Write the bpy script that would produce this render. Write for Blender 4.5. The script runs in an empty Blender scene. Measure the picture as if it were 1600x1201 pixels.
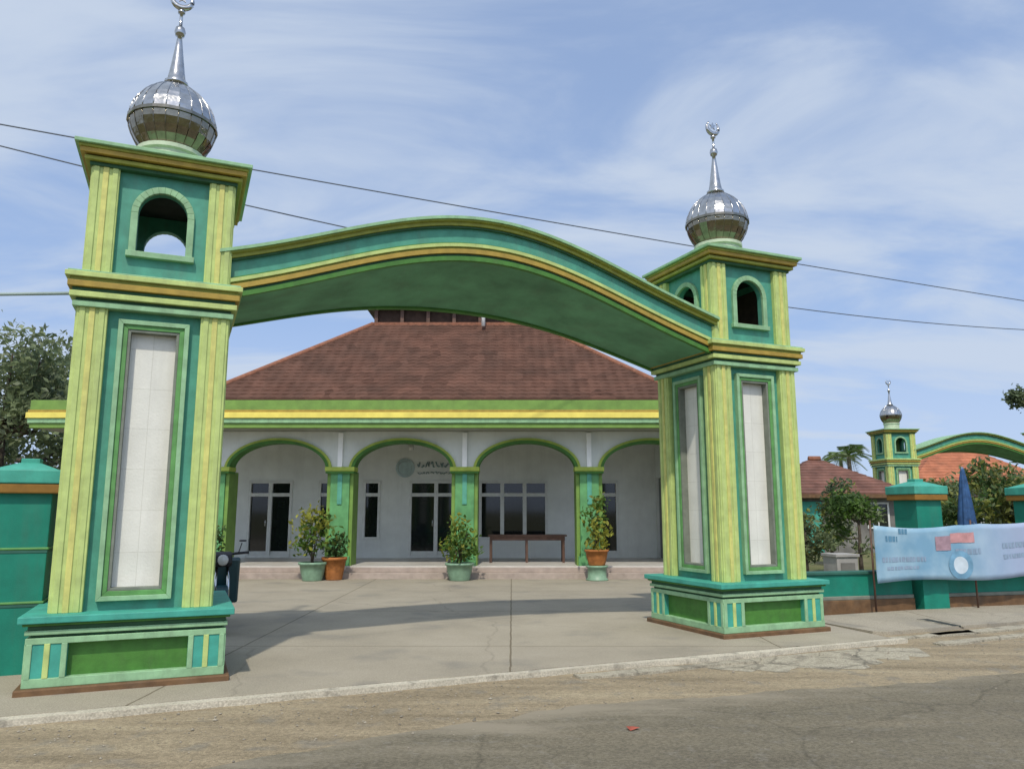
import bpy, bmesh, math, random
import numpy as np
from mathutils import Vector, Matrix
random.seed(7); RNG = np.random.default_rng(7)
R = math.radians
sc = bpy.context.scene
# ------------------------------------------------------------------ camera, world, sun, exposure
cam_d = bpy.data.cameras.new('camera'); cam = bpy.data.objects.new('camera', cam_d)
sc.collection.objects.link(cam); sc.camera = cam
cam_d.sensor_width = 36; cam_d.lens = 27.0; cam_d.clip_end = 3000; cam_d.clip_start = 0.05
cam.location = (0, 0, 1.6); cam.rotation_euler = (R(90 + 9.3), 0, 0)
sc.view_settings.view_transform = 'Standard'; sc.view_settings.look = 'None'
sc.view_settings.gamma = 1; sc.view_settings.exposure = 0.08; sc.view_settings.use_curve_mapping = False

LIGHT = Vector((0.06, 1.0, -1.40)).normalized()          # the way the sunlight travels
sun_d = bpy.data.lights.new('sun', 'SUN'); sun_d.energy = 2.75; sun_d.angle = R(1.4); sun_d.color = (1, .935, .815)
sun = bpy.data.objects.new('sun', sun_d); sc.collection.objects.link(sun)
sun.rotation_euler = LIGHT.to_track_quat('-Z', 'Y').to_euler()

world = bpy.data.worlds.new('World'); sc.world = world; world.use_nodes = True
def build_world():
    nt = world.node_tree; N = nt.nodes; L = nt.links
    for n in list(N): N.remove(n)
    out = N.new('ShaderNodeOutputWorld'); bg = N.new('ShaderNodeBackground'); bg.inputs[1].default_value = .15
    sky = N.new('ShaderNodeTexSky'); sky.sky_type = 'NISHITA'; sky.sun_disc = False
    sky.sun_elevation = math.asin(-LIGHT.z); sky.sun_rotation = math.atan2(-LIGHT.x, -LIGHT.y)
    sky.air_density = 1.0; sky.dust_density = 1.2; sky.ozone_density = 2.2
    tc = N.new('ShaderNodeTexCoord'); sep = N.new('ShaderNodeSeparateXYZ'); L.new(tc.outputs['Generated'], sep.inputs[0])
    lift = N.new('ShaderNodeVectorMath'); lift.operation = 'MULTIPLY_ADD'; L.new(tc.outputs['Generated'], lift.inputs[0])
    lift.inputs[1].default_value = (1, 1, .7); lift.inputs[2].default_value = (0, 0, .34)
    nrm = N.new('ShaderNodeVectorMath'); nrm.operation = 'NORMALIZE'; L.new(lift.outputs[0], nrm.inputs[0]); L.new(nrm.outputs[0], sky.inputs[0])
    def m(op, a, b=None):
        n = N.new('ShaderNodeMath'); n.operation = op
        for i, v in enumerate((a, b)):
            if v is None: continue
            if isinstance(v, (int, float)): n.inputs[i].default_value = v
            else: L.new(v, n.inputs[i])
        return n.outputs[0]
    zz = m('ADD', m('MAXIMUM', sep.outputs[2], 0.0), .22)
    px, py = m('DIVIDE', sep.outputs[0], zz), m('DIVIDE', sep.outputs[1], zz)
    cmb = N.new('ShaderNodeCombineXYZ'); L.new(px, cmb.inputs[0]); L.new(py, cmb.inputs[1])
    mp = N.new('ShaderNodeMapping'); mp.inputs['Rotation'].default_value = (0, 0, R(-24)); mp.inputs['Scale'].default_value = (.8, 1.5, 1)
    mp.inputs['Location'].default_value = (-5.576, -4.645, -2.82)
    L.new(cmb.outputs[0], mp.inputs[0])
    n1 = N.new('ShaderNodeTexNoise'); n1.inputs['Scale'].default_value = 1.55; n1.inputs['Detail'].default_value = 10; n1.inputs['Roughness'].default_value = .55; n1.inputs['Distortion'].default_value = .5
    L.new(mp.outputs[0], n1.inputs[0])
    n2 = N.new('ShaderNodeTexNoise'); n2.inputs['Scale'].default_value = .7; n2.inputs['Detail'].default_value = 3
    L.new(mp.outputs[0], n2.inputs[0])
    s = m('ADD', m('MULTIPLY', n1.outputs[0], .85), m('MULTIPLY', n2.outputs[0], .35))
    # thin overcast is denser toward the left of the view (west) and thins out to the right
    s = m('SUBTRACT', s, m('MULTIPLY', sep.outputs[0], .10))
    rp = N.new('ShaderNodeMapRange'); rp.interpolation_type = 'SMOOTHSTEP'
    rp.inputs[1].default_value = .49; rp.inputs[2].default_value = .72; rp.inputs[3].default_value = .14; rp.inputs[4].default_value = .88
    L.new(s, rp.inputs[0])
    hz = N.new('ShaderNodeMapRange'); hz.interpolation_type = 'SMOOTHSTEP'; L.new(sep.outputs[2], hz.inputs[0])
    hz.inputs[1].default_value = .0; hz.inputs[2].default_value = .34; hz.inputs[3].default_value = .62; hz.inputs[4].default_value = 0
    fac = m('MAXIMUM', rp.outputs[0], hz.outputs[0])
    hs = N.new('ShaderNodeHueSaturation'); hs.inputs['Saturation'].default_value = .93; hs.inputs['Value'].default_value = 1.58
    L.new(sky.outputs[0], hs.inputs['Color'])
    mx = N.new('ShaderNodeMix'); mx.data_type = 'RGBA'; L.new(fac, mx.inputs[0]); L.new(hs.outputs[0], mx.inputs[6])
    mx.inputs[7].default_value = (3.75, 4.3, 5.15, 1)
    L.new(mx.outputs[2], bg.inputs[0]); L.new(bg.outputs[0], out.inputs[0])
build_world()

# ------------------------------------------------------------------ helpers
COL = sc.collection
def mat(name, col, rough=.75, var=.12, scale=6.0, bump=.0, bscale=60.0, metal=0.0, col2=None, spec=.4, dirt=0.0, streak=0.0):
    """Principled colour broken up by two scales of noise; dirt = blotches of a second colour."""
    m = bpy.data.materials.new(name); m.use_nodes = True; nt = m.node_tree; N = nt.nodes; L = nt.links
    b = N['Principled BSDF']; b.inputs['Roughness'].default_value = rough; b.inputs['Metallic'].default_value = metal
    b.inputs['Specular IOR Level'].default_value = spec
    tc = N.new('ShaderNodeTexCoord')
    n = N.new('ShaderNodeTexNoise'); n.inputs['Scale'].default_value = scale; n.inputs['Detail'].default_value = 6; n.inputs['Roughness'].default_value = .6
    L.new(tc.outputs['Object'], n.inputs[0])
    r = N.new('ShaderNodeValToRGB'); e = r.color_ramp.elements
    c2 = col2 or tuple(max(0, c * (1 - 2 * var)) for c in col)
    c1 = tuple(min(1, c * (1 + var)) for c in col)
    e[0].position = .3; e[0].color = (*c2, 1); e[1].position = .68; e[1].color = (*c1, 1)
    L.new(n.outputs[0], r.inputs[0]); colout = r.outputs[0]
    if dirt:
        mp = N.new('ShaderNodeMapping'); mp.inputs['Scale'].default_value = (1, 1, .12 if streak else 1)
        L.new(tc.outputs['Object'], mp.inputs[0])
        d = N.new('ShaderNodeTexNoise'); d.inputs['Scale'].default_value = (streak * 2.2) or 2.3; d.inputs['Detail'].default_value = 8; d.inputs['Roughness'].default_value = .7
        L.new(mp.outputs[0], d.inputs[0])
        rr = N.new('ShaderNodeMapRange'); rr.inputs[1].default_value = .5; rr.inputs[2].default_value = .78; rr.inputs[3].default_value = 0; rr.inputs[4].default_value = dirt
        L.new(d.outputs[0], rr.inputs[0])
        mx = N.new('ShaderNodeMix'); mx.data_type = 'RGBA'; L.new(rr.outputs[0], mx.inputs[0]); L.new(colout, mx.inputs[6]); mx.inputs[7].default_value = (.12, .11, .085, 1)
        colout = mx.outputs[2]
    L.new(colout, b.inputs['Base Color'])
    if bump:
        bn = N.new('ShaderNodeTexNoise'); bn.inputs['Scale'].default_value = bscale; bn.inputs['Detail'].default_value = 5
        L.new(tc.outputs['Object'], bn.inputs[0])
        bp = N.new('ShaderNodeBump'); bp.inputs['Strength'].default_value = bump; bp.inputs['Distance'].default_value = .02
        L.new(bn.outputs[0], bp.inputs['Height']); L.new(bp.outputs[0], b.inputs['Normal'])
    return m

class MB:
    def __init__(s): s.v = []; s.f = []; s.m = []; s.sm = []
    def add(s, verts, faces, mi=0, smooth=False):
        o = len(s.v); s.v += [tuple(p) for p in verts]
        for f in faces: s.f.append(tuple(i + o for i in f)); s.m.append(mi); s.sm.append(smooth)
        return s
    def box(s, x0, x1, y0, y1, z0, z1, mi=0):
        return s.add([(x0,y0,z0),(x1,y0,z0),(x1,y1,z0),(x0,y1,z0),(x0,y0,z1),(x1,y0,z1),(x1,y1,z1),(x0,y1,z1)],
                     [(0,3,2,1),(4,5,6,7),(0,1,5,4),(1,2,6,5),(2,3,7,6),(3,0,4,7)], mi)
    def sq(s, h, z0, z1, mi=0): return s.box(-h, h, -h, h, z0, z1, mi)
    def hexa(s, q, t0, t1, fn, mi=0):
        """q: four (u,z) points, extruded from t0 to t1; fn(u,t,z) -> xyz"""
        n = len(q)
        vs = [fn(u, t0, z) for u, z in q] + [fn(u, t1, z) for u, z in q]
        fs = [tuple(range(n)), tuple(range(2 * n - 1, n - 1, -1))] + [(i, i + n, (i + 1) % n + n, (i + 1) % n) for i in range(n)]
        return s.add(vs, fs, mi)
    def lathe(s, prof, seg=24, c=(0,0,0), mi=0, smooth=True):
        vs = []; fs = []
        for r, z in prof:
            for k in range(seg):
                a = 2 * math.pi * k / seg; vs.append((c[0] + r * math.cos(a), c[1] + r * math.sin(a), c[2] + z))
        for i in range(len(prof) - 1):
            for k in range(seg):
                k2 = (k + 1) % seg; fs.append((i*seg+k, i*seg+k2, (i+1)*seg+k2, (i+1)*seg+k))
        fs.append(tuple(range(seg - 1, -1, -1))); fs.append(tuple((len(prof)-1)*seg + k for k in range(seg)))
        return s.add(vs, fs, mi, smooth)
    def tube(s, pts, r, seg=8, mi=0, smooth=True, closed=False):
        pts = [Vector(p) for p in pts]; n = len(pts)
        rs = r if isinstance(r, (list, tuple)) else [r] * n
        vs = []; fs = []
        for i, p in enumerate(pts):
            d = (pts[(i+1) % n] - pts[i-1]) if closed else (pts[min(i+1, n-1)] - pts[max(i-1, 0)])
            d.normalize()
            up = Vector((0,0,1)) if abs(d.z) < .9 else Vector((1,0,0))
            a = d.cross(up).normalized(); b = d.cross(a)
            for k in range(seg):
                t = 2 * math.pi * k / seg; vs.append(p + (a * math.cos(t) + b * math.sin(t)) * rs[i])
        for i in range(n if closed else n - 1):
            j = (i + 1) % n
            for k in range(seg):
                k2 = (k + 1) % seg; fs.append((i*seg+k, i*seg+k2, j*seg+k2, j*seg+k))
        if not closed: fs.append(tuple(range(seg))); fs.append(tuple((n-1)*seg + k for k in range(seg - 1, -1, -1)))
        return s.add(vs, fs, mi, smooth)
    def build(s, name, mats, parent=None, loc=(0,0,0), rz=0.0, bevel=0.0):
        me = bpy.data.meshes.new(name); me.from_pydata(s.v, [], s.f)
        for m in (mats if isinstance(mats, (list, tuple)) else [mats]): me.materials.append(m)
        me.polygons.foreach_set('material_index', s.m); me.polygons.foreach_set('use_smooth', s.sm)
        bm = bmesh.new(); bm.from_mesh(me); bmesh.ops.recalc_face_normals(bm, faces=bm.faces); bm.to_mesh(me); bm.free()
        me.update()
        o = bpy.data.objects.new(name, me); COL.objects.link(o); o.location = loc; o.rotation_euler = (0, 0, rz)
        if parent: o.parent = parent
        if bevel:
            md = o.modifiers.new('bevel', 'BEVEL'); md.width = bevel; md.segments = 2; md.limit_method = 'ANGLE'; md.angle_limit = R(40)
        return o

def tag(o, label=None, cat=None, group=None, kind=None):
    if label: o['label'] = label
    if cat: o['category'] = cat
    if group: o['group'] = group
    if kind: o['kind'] = kind
    return o
def empty(name, loc, rz=0.0):
    o = bpy.data.objects.new(name, None); COL.objects.link(o); o.location = loc; o.rotation_euler = (0, 0, rz); o.empty_display_size = .3
    return o
def copy_tree(o, parent=None):
    c = o.copy(); COL.objects.link(c)
    if parent: c.parent = parent
    for ch in list(o.children): copy_tree(ch, c)
    return c

def wall_holes(mb, x0, x1, z0, z1, holes, t0, t1, fn, mi=0):
    """a wall cut by rectangular openings (u0,u1,z0,z1) that do not overlap in u unless stacked"""
    us = sorted({x0, x1, *[h[0] for h in holes], *[h[1] for h in holes]})
    for a, b in zip(us[:-1], us[1:]):
        hs = sorted([h for h in holes if h[0] <= a + 1e-6 and h[1] >= b - 1e-6], key=lambda h: h[2])
        z = z0
        for h in hs:
            if h[2] > z + 1e-6: mb.hexa([(a,z),(b,z),(b,h[2]),(a,h[2])], t0, t1, fn, mi)
            z = h[3]
        if z < z1 - 1e-6: mb.hexa([(a,z),(b,z),(b,z1),(a,z1)], t0, t1, fn, mi)
def arc(uc, hw, spring, rise, n=20, p=1.0):
    return [(uc - hw * math.cos(math.pi * i / n), spring + rise * math.sin(math.pi * i / n) ** p) for i in range(n + 1)]
def arch_wall(mb, u0, u1, z0, z1, uc, hw, spring, rise, t0, t1, fn, sill=None, n=20, mi=0):
    s = z0 if sill is None else sill
    if s > z0: mb.hexa([(uc-hw,z0),(uc+hw,z0),(uc+hw,s),(uc-hw,s)], t0, t1, fn, mi)
    if uc - hw > u0: mb.hexa([(u0,z0),(uc-hw,z0),(uc-hw,z1),(u0,z1)], t0, t1, fn, mi)
    if u1 > uc + hw: mb.hexa([(uc+hw,z0),(u1,z0),(u1,z1),(uc+hw,z1)], t0, t1, fn, mi)
    pts = arc(uc, hw, spring, rise, n)
    for (a, za), (b, zb) in zip(pts[:-1], pts[1:]): mb.hexa([(a,za),(b,zb),(b,z1),(a,z1)], t0, t1, fn, mi)
def ring(mb, inner, outer, t0, t1, fn, mi=0, closed=False):
    n = len(inner)
    for i in range(n if closed else n - 1):
        j = (i + 1) % n; mb.hexa([inner[i], inner[j], outer[j], outer[i]], t0, t1, fn, mi)

def leaves(name, mats, parent, blobs, n, size, droop=.0, loc=(0,0,0), flat=.5, aspect=.5):
    """many small pointed leaf faces spread in the outer volume of ellipsoid blobs (cx,cy,cz,rx,ry,rz)"""
    bl = np.array(blobs); w = bl[:,3] * bl[:,4] * bl[:,5]; w = w ** .75; w /= w.sum()
    idx = RNG.choice(len(bl), n, p=w); d = RNG.normal(size=(n,3)); d /= np.linalg.norm(d, axis=1)[:,None]
    rad = RNG.uniform(.35, 1.08, n) ** .6
    # clumps: pull leaves to a set of twig ends so gaps open between them
    c = bl[idx,:3] + d * bl[idx,3:] * rad[:,None]
    c = c + RNG.normal(size=(n,3)) * size * .6
    t = RNG.normal(size=(n,3)); t[:,2] -= droop; t /= np.linalg.norm(t, axis=1)[:,None]
    nn = d * flat + RNG.normal(size=(n,3)) * .6 + np.array([0,0,.35]); b = np.cross(nn, t); b /= (np.linalg.norm(b, axis=1)[:,None] + 1e-9)
    s = size * RNG.uniform(.6, 1.35, n)[:,None]
    nrm = np.cross(t, b)
    V = np.empty((n,4,3)); V[:,0] = c - t*s*.5; V[:,1] = c + b*s*aspect*.5 + nrm*s*.08; V[:,2] = c + t*s*.55; V[:,3] = c - b*s*aspect*.5 + nrm*s*.08
    me = bpy.data.meshes.new(name); me.from_pydata(V.reshape(-1,3).tolist(), [], np.arange(4*n).reshape(-1,4).tolist())
    mats = mats if isinstance(mats, (list, tuple)) else [mats]
    for m in mats: me.materials.append(m)
    # colour goes by clump (a slow wave through the crown) with some mixing
    ph = np.sin(c[:,0]*2.1+1.3*np.sin(c[:,2]*1.7)) + np.sin(c[:,2]*2.4+c[:,1]*1.9) + RNG.normal(size=n)*.7
    q = np.clip(((ph + 2.2) / 4.4 * len(mats)).astype(int), 0, len(mats)-1)
    me.polygons.foreach_set('material_index', q.astype('int32')); me.update()
    o = bpy.data.objects.new(name, me); COL.objects.link(o); o.location = loc
    if parent: o.parent = parent
    return o

# ------------------------------------------------------------------ materials
M = {}
M['lime']    = mat('lime paint', (.47,.575,.195), .6, .10, 7, .08, 90, dirt=.36, streak=3.2)
M['gold_str']= mat('yellow green paint', (.59,.58,.175), .6, .10, 9, .08, 90, dirt=.36, streak=3.2)
M['teal']    = mat('teal green paint', (.075,.30,.215), .6, .12, 5, .08, 80, dirt=.42, streak=1.9)
M['cyan']    = mat('bright turquoise paint', (.055,.34,.26), .6, .12, 5, .08, 80, dirt=.2, streak=2.2)
M['pale']    = mat('pale green paint', (.27,.47,.26), .6, .12, 7, .06, 90, dirt=.36, streak=3)
M['mid']     = mat('mid green paint', (.11,.30,.085), .6, .14, 7, .06, 90, dirt=.36, streak=3)
M['grass']   = mat('leaf green paint', (.062,.195,.03), .6, .14, 6, .06, 90, dirt=.2, streak=3)
M['darkgrn'] = mat('dark green paint', (.030,.105,.045), .65, .15, 6, .06, 90, dirt=.15)
M['soffit']  = mat('green soffit paint', (.125,.33,.19), .7, .18, 1.6, .1, 40, dirt=.3)
M['gold']    = mat('ochre paint', (.38,.265,.045), .6, .12, 8, .06, 90, dirt=.18)
M['olive']   = mat('olive paint', (.30,.32,.05), .6, .12, 8, .06, 90, dirt=.18)
M['brown']   = mat('brown paint', (.155,.085,.038), .7, .18, 7, .1, 70, dirt=.45)
M['reveal']  = mat('grey green plaster', (.19,.21,.17), .8, .12, 7, .1, 60)
M['white']   = mat('white plaster', (.74,.735,.66), .8, .06, 2.2, .15, 45, dirt=.2, streak=1.1)
def tile_joints():
    m = M['white']; nt = m.node_tree; N = nt.nodes; L = nt.links; b = N['Principled BSDF']; src = b.inputs['Base Color'].links[0].from_socket
    tc = N.new('ShaderNodeTexCoord'); sp = N.new('ShaderNodeSeparateXYZ'); L.new(tc.outputs['Object'], sp.inputs[0])
    ad = N.new('ShaderNodeMath'); ad.operation = 'ADD'; L.new(sp.outputs[0], ad.inputs[0]); L.new(sp.outputs[1], ad.inputs[1])
    a2 = N.new('ShaderNodeMath'); a2.operation = 'ADD'; L.new(ad.outputs[0], a2.inputs[0]); a2.inputs[1].default_value = 1.756
    cb = N.new('ShaderNodeCombineXYZ'); L.new(a2.outputs[0], cb.inputs[0]); L.new(sp.outputs[2], cb.inputs[1])
    bt = N.new('ShaderNodeTexBrick'); bt.offset = 0; bt.inputs['Scale'].default_value = 1; bt.inputs['Brick Width'].default_value = .40; bt.inputs['Row Height'].default_value = .40; bt.inputs['Mortar Size'].default_value = .003
    bt.inputs['Color1'].default_value = (1,1,1,1); bt.inputs['Color2'].default_value = (.94,.945,.93,1); bt.inputs['Mortar'].default_value = (.80,.80,.77,1); L.new(cb.outputs[0], bt.inputs[0])
    mx = N.new('ShaderNodeMix'); mx.data_type = 'RGBA'; mx.blend_type = 'MULTIPLY'; mx.inputs[0].default_value = 1; L.new(src, mx.inputs[6]); L.new(bt.outputs[0], mx.inputs[7]); L.new(mx.outputs[2], b.inputs['Base Color'])
    b.inputs['Roughness'].default_value = .45
tile_joints()
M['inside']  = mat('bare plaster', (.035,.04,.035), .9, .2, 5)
def steel(name, c):
    m = mat(name, c, .17, .12, 12, .0, metal=1.0)
    N = m.node_tree.nodes; L = m.node_tree.links; b = N['Principled BSDF']
    tc = N.new('ShaderNodeTexCoord'); n = N.new('ShaderNodeTexNoise'); n.inputs['Scale'].default_value = 9; L.new(tc.outputs['Object'], n.inputs[0])
    bp = N.new('ShaderNodeBump'); bp.inputs['Strength'].default_value = .25; bp.inputs['Distance'].default_value = .03
    L.new(n.outputs[0], bp.inputs['Height']); L.new(bp.outputs[0], b.inputs['Normal']); return m
M['steel'] = steel('stainless steel', (.50,.50,.49)); M['darksteel'] = steel('dark warm steel', (.27,.245,.19))  # second metal is darker and warmer, for the dome's lower half
M['paleped'] = mat('off white green paint', (.50,.58,.42), .7, .08, 6, dirt=.3)
M['wallgrey'] = mat('pale grey wall paint', (.72,.75,.72), .8, .05, 2, .06, 60, dirt=.15, streak=1.5)
M['ceiling'] = mat('veranda ceiling board', (.30,.31,.28), .85, .1, 3)
M['whitep'] = mat('white gloss paint', (.93,.94,.92), .5, .04, 4, dirt=.1, streak=2)
M['fgreen'] = mat('fascia green paint', (.17,.30,.06), .6, .1, 4, dirt=.15, streak=1.5)
M['yellow'] = mat('fascia yellow paint', (.80,.68,.14), .55, .08, 3, dirt=.12, streak=1.5)
M['pierband'] = mat('ochre brown band', (.25,.125,.02), .7, .12, 7, dirt=.3)
M['archtrim'] = mat('arch trim green', (.40,.50,.08), .6, .12, 5, dirt=.1)
M['pier'] = mat('pier green paint', (.12,.34,.13), .6, .14, 4, .05, 70, dirt=.2, streak=2)
M['pierteal'] = mat('pier teal paint', (.10,.36,.26), .6, .12, 4, dirt=.15)
M['frame'] = mat('window frame grey', (.66,.68,.65), .5, .06, 6)
M['glass'] = mat('dark window glass', (.012,.015,.014), .05, .1, 3, spec=.5)
M['floor'] = mat('veranda tile', (.55,.52,.47), .35, .06, 3, dirt=.12)
M['stepedge'] = mat('step riser tile', (.40,.33,.28), .5, .1, 5, dirt=.2)
M['rust'] = mat('ridge tile', (.26,.11,.065), .85, .2, 9, dirt=.25)
M['darkwood'] = mat('dark timber', (.06,.035,.025), .8, .2, 9)
M['wood'] = mat('brown wood', (.12,.065,.045), .55, .2, 9)
M['terracotta'] = mat('terracotta', (.38,.14,.035), .8, .2, 8, dirt=.3)
M['potgreen'] = mat('pale green glazed pot', (.22,.36,.24), .45, .15, 6, dirt=.3)
M['soil'] = mat('potting soil', (.03,.022,.015), .95, .3, 20)
M['leaf1'] = mat('leaf green', (.10,.19,.03), .6, .3, 2)
M['leaf2'] = mat('leaf olive', (.20,.22,.045), .6, .3, 2)
M['leaf3'] = mat('leaf deep', (.065,.125,.03), .6, .3, 2)
M['leaf4'] = mat('leaf yellow green', (.33,.34,.05), .6, .25, 3)
M['tl1'] = mat('tree leaf', (.20,.25,.12), .65, .3, .7)
M['tl2'] = mat('tree leaf pale', (.27,.31,.19), .65, .3, .7)
M['tl3'] = mat('tree leaf dark', (.14,.19,.10), .65, .3, .7)
M['bark'] = mat('bark', (.10,.08,.06), .95, .3, 9, .4, 25)
M['black'] = mat('black plastic', (.012,.012,.013), .4, .2, 9)
M['rubber'] = mat('tyre rubber', (.015,.015,.015), .85, .2, 20)
M['chrome'] = mat('chrome', (.6,.6,.6), .15, .05, 4, metal=1)
M['bikeblue'] = mat('teal blue enamel', (.012,.055,.065), .3, .08, 4, spec=.6)
M['lens'] = mat('lamp lens', (.55,.55,.52), .1, .03, 4, spec=.7)
M['redlens'] = mat('red lens', (.30,.012,.012), .2, .05, 4, spec=.6)
M['cable'] = mat('black cable', (.10,.12,.15), .6, .05, 4)
M['palecable'] = mat('pale cable', (.30,.38,.36), .6, .05, 4)
M['walltq'] = mat('turquoise wall paint', (.006,.20,.135), .6, .12, 3, .06, 60, dirt=.2, streak=2)
M['walldk'] = mat('dark turquoise groove', (.03,.12,.09), .7, .12, 3)
M['tank'] = mat('pale blue plastic', (.22,.42,.50), .45, .08, 3)
M['blue'] = mat('blue cloth', (.035,.10,.24), .8, .25, 6)

def translucent(m):
    nt = m.node_tree; N = nt.nodes; L = nt.links; b = N['Principled BSDF']; out = [n for n in N if n.type == 'OUTPUT_MATERIAL'][0]
    t = N.new('ShaderNodeBsdfTranslucent'); L.new(b.inputs['Base Color'].links[0].from_socket, t.inputs[0])
    x = N.new('ShaderNodeMixShader'); x.inputs[0].default_value = .42; L.new(b.outputs[0], x.inputs[1]); L.new(t.outputs[0], x.inputs[2]); L.new(x.outputs[0], out.inputs[0])
for k in ('leaf1','leaf2','leaf3','leaf4','tl1','tl2','tl3'): translucent(M[k])
# ------------------------------------------------------------------ ground, road, courtyard (gate-aligned frame)
YAW = R(23); GA = Vector((math.cos(YAW), math.sin(YAW), 0)); GN = Vector((-math.sin(YAW), math.cos(YAW), 0))
GO = Vector((-4.327, 6.991, 0))
def gw(a, n, z=0.0): return GO + GA * a + GN * n + Vector((0, 0, z))

def ground_mats():
    def shader(name, ramp, scale, rough=.95, fine=180, bump=.3, stretch=None, big=None, joints=None, spots=None, cracks=None, grit=None):
        m = bpy.data.materials.new(name); m.use_nodes = True; nt = m.node_tree; N = nt.nodes; L = nt.links; b = N['Principled BSDF']
        b.inputs['Roughness'].default_value = rough; b.inputs['Specular IOR Level'].default_value = .25
        tc = N.new('ShaderNodeTexCoord'); mp = N.new('ShaderNodeMapping'); L.new(tc.outputs['Object'], mp.inputs[0])
        if stretch: mp.inputs['Rotation'].default_value = (0,0,-YAW); mp.inputs['Scale'].default_value = stretch
        n = N.new('ShaderNodeTexNoise'); n.inputs['Scale'].default_value = scale; n.inputs['Detail'].default_value = 9; n.inputs['Roughness'].default_value = .62
        L.new(mp.outputs[0], n.inputs[0])
        r = N.new('ShaderNodeValToRGB'); e = r.color_ramp.elements
        while len(e) < len(ramp): e.new(.5)
        for i, (p, c) in enumerate(ramp): e[i].position = p; e[i].color = (*c, 1)
        L.new(n.outputs[0], r.inputs[0]); col = r.outputs[0]
        f = N.new('ShaderNodeTexNoise'); f.inputs['Scale'].default_value = fine; f.inputs['Detail'].default_value = 3; L.new(tc.outputs['Object'], f.inputs[0])
        fr = N.new('ShaderNodeMapRange'); fr.inputs[1].default_value = .3; fr.inputs[2].default_value = .7; fr.inputs[3].default_value = .72; fr.inputs[4].default_value = 1.22
        L.new(f.outputs[0], fr.inputs[0])
        mu = N.new('ShaderNodeMix'); mu.data_type = 'RGBA'; mu.blend_type = 'MULTIPLY'; mu.inputs[0].default_value = 1
        L.new(col, mu.inputs[6]); L.new(fr.outputs[0], mu.inputs[7]); col = mu.outputs[2]
        if spots:
            v = N.new('ShaderNodeTexNoise'); v.inputs['Scale'].default_value = spots[0]; v.inputs['Detail'].default_value = 4; L.new(tc.outputs['Object'], v.inputs[0])
            vr = N.new('ShaderNodeMapRange'); vr.inputs[1].default_value = .56; vr.inputs[2].default_value = .68; vr.inputs[3].default_value = 0; vr.inputs[4].default_value = spots[2]
            L.new(v.outputs[0], vr.inputs[0])
            mx = N.new('ShaderNodeMix'); mx.data_type = 'RGBA'; L.new(vr.outputs[0], mx.inputs[0]); L.new(col, mx.inputs[6]); mx.inputs[7].default_value = (*spots[1], 1); col = mx.outputs[2]
        if joints:
            bt = N.new('ShaderNodeTexBrick'); bt.offset = 0; bt.inputs['Scale'].default_value = 1; bt.inputs['Brick Width'].default_value = joints; bt.inputs['Row Height'].default_value = joints
            bt.inputs['Mortar Size'].default_value = .012; bt.inputs['Mortar Smooth'].default_value = .3
            bt.inputs['Color1'].default_value = (1,1,1,1); bt.inputs['Color2'].default_value = (.93,.93,.94,1); bt.inputs['Mortar'].default_value = (.5,.47,.42,1)
            nd = N.new('ShaderNodeTexNoise'); nd.inputs['Scale'].default_value = 3; L.new(tc.outputs['Object'], nd.inputs[0])
            ad = N.new('ShaderNodeMix'); ad.data_type = 'VECTOR'; ad.inputs[0].default_value = .03; L.new(tc.outputs['Object'], ad.inputs[4]); L.new(nd.outputs['Color'], ad.inputs[5])
            L.new(ad.outputs[1], bt.inputs[0])
            m2 = N.new('ShaderNodeMix'); m2.data_type = 'RGBA'; m2.blend_type = 'MULTIPLY'; m2.inputs[0].default_value = 1
            L.new(col, m2.inputs[6]); L.new(bt.outputs[0], m2.inputs[7]); col = m2.outputs[2]
        if cracks:
            wn = N.new('ShaderNodeTexNoise'); wn.inputs['Scale'].default_value = 2.2; wn.inputs['Detail'].default_value = 6; L.new(tc.outputs['Object'], wn.inputs[0])
            wm = N.new('ShaderNodeMix'); wm.data_type = 'VECTOR'; wm.inputs[0].default_value = .22; L.new(tc.outputs['Object'], wm.inputs[4]); L.new(wn.outputs['Color'], wm.inputs[5])
            vo = N.new('ShaderNodeTexVoronoi'); vo.feature = 'DISTANCE_TO_EDGE'; vo.inputs['Scale'].default_value = cracks[0]; L.new(wm.outputs[1], vo.inputs[0])
            vr = N.new('ShaderNodeMapRange'); vr.inputs[1].default_value = .0; vr.inputs[2].default_value = cracks[1]; vr.inputs[3].default_value = cracks[2]; vr.inputs[4].default_value = 1; L.new(vo.outputs[0], vr.inputs[0])
            cm = N.new('ShaderNodeMix'); cm.data_type = 'RGBA'; cm.blend_type = 'MULTIPLY'; cm.inputs[0].default_value = 1; L.new(col, cm.inputs[6]); L.new(vr.outputs[0], cm.inputs[7]); col = cm.outputs[2]
        if grit:
            gv = N.new('ShaderNodeTexVoronoi'); gv.inputs['Scale'].default_value = grit[0]; L.new(tc.outputs['Object'], gv.inputs[0])
            gs = N.new('ShaderNodeSeparateColor'); L.new(gv.outputs['Color'], gs.inputs[0])
            gr = N.new('ShaderNodeMapRange'); gr.inputs[3].default_value = 1 - grit[1]; gr.inputs[4].default_value = 1 + grit[1]; L.new(gs.outputs[0], gr.inputs[0])
            gm = N.new('ShaderNodeMix'); gm.data_type = 'RGBA'; gm.blend_type = 'MULTIPLY'; gm.inputs[0].default_value = 1; L.new(col, gm.inputs[6]); L.new(gr.outputs[0], gm.inputs[7]); col = gm.outputs[2]
        L.new(col, b.inputs['Base Color'])
        bp = N.new('ShaderNodeBump'); bp.inputs['Strength'].default_value = bump; bp.inputs['Distance'].default_value = .02
        L.new(f.outputs[0], bp.inputs['Height']); L.new(bp.outputs[0], b.inputs['Normal'])
        return m
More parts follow.
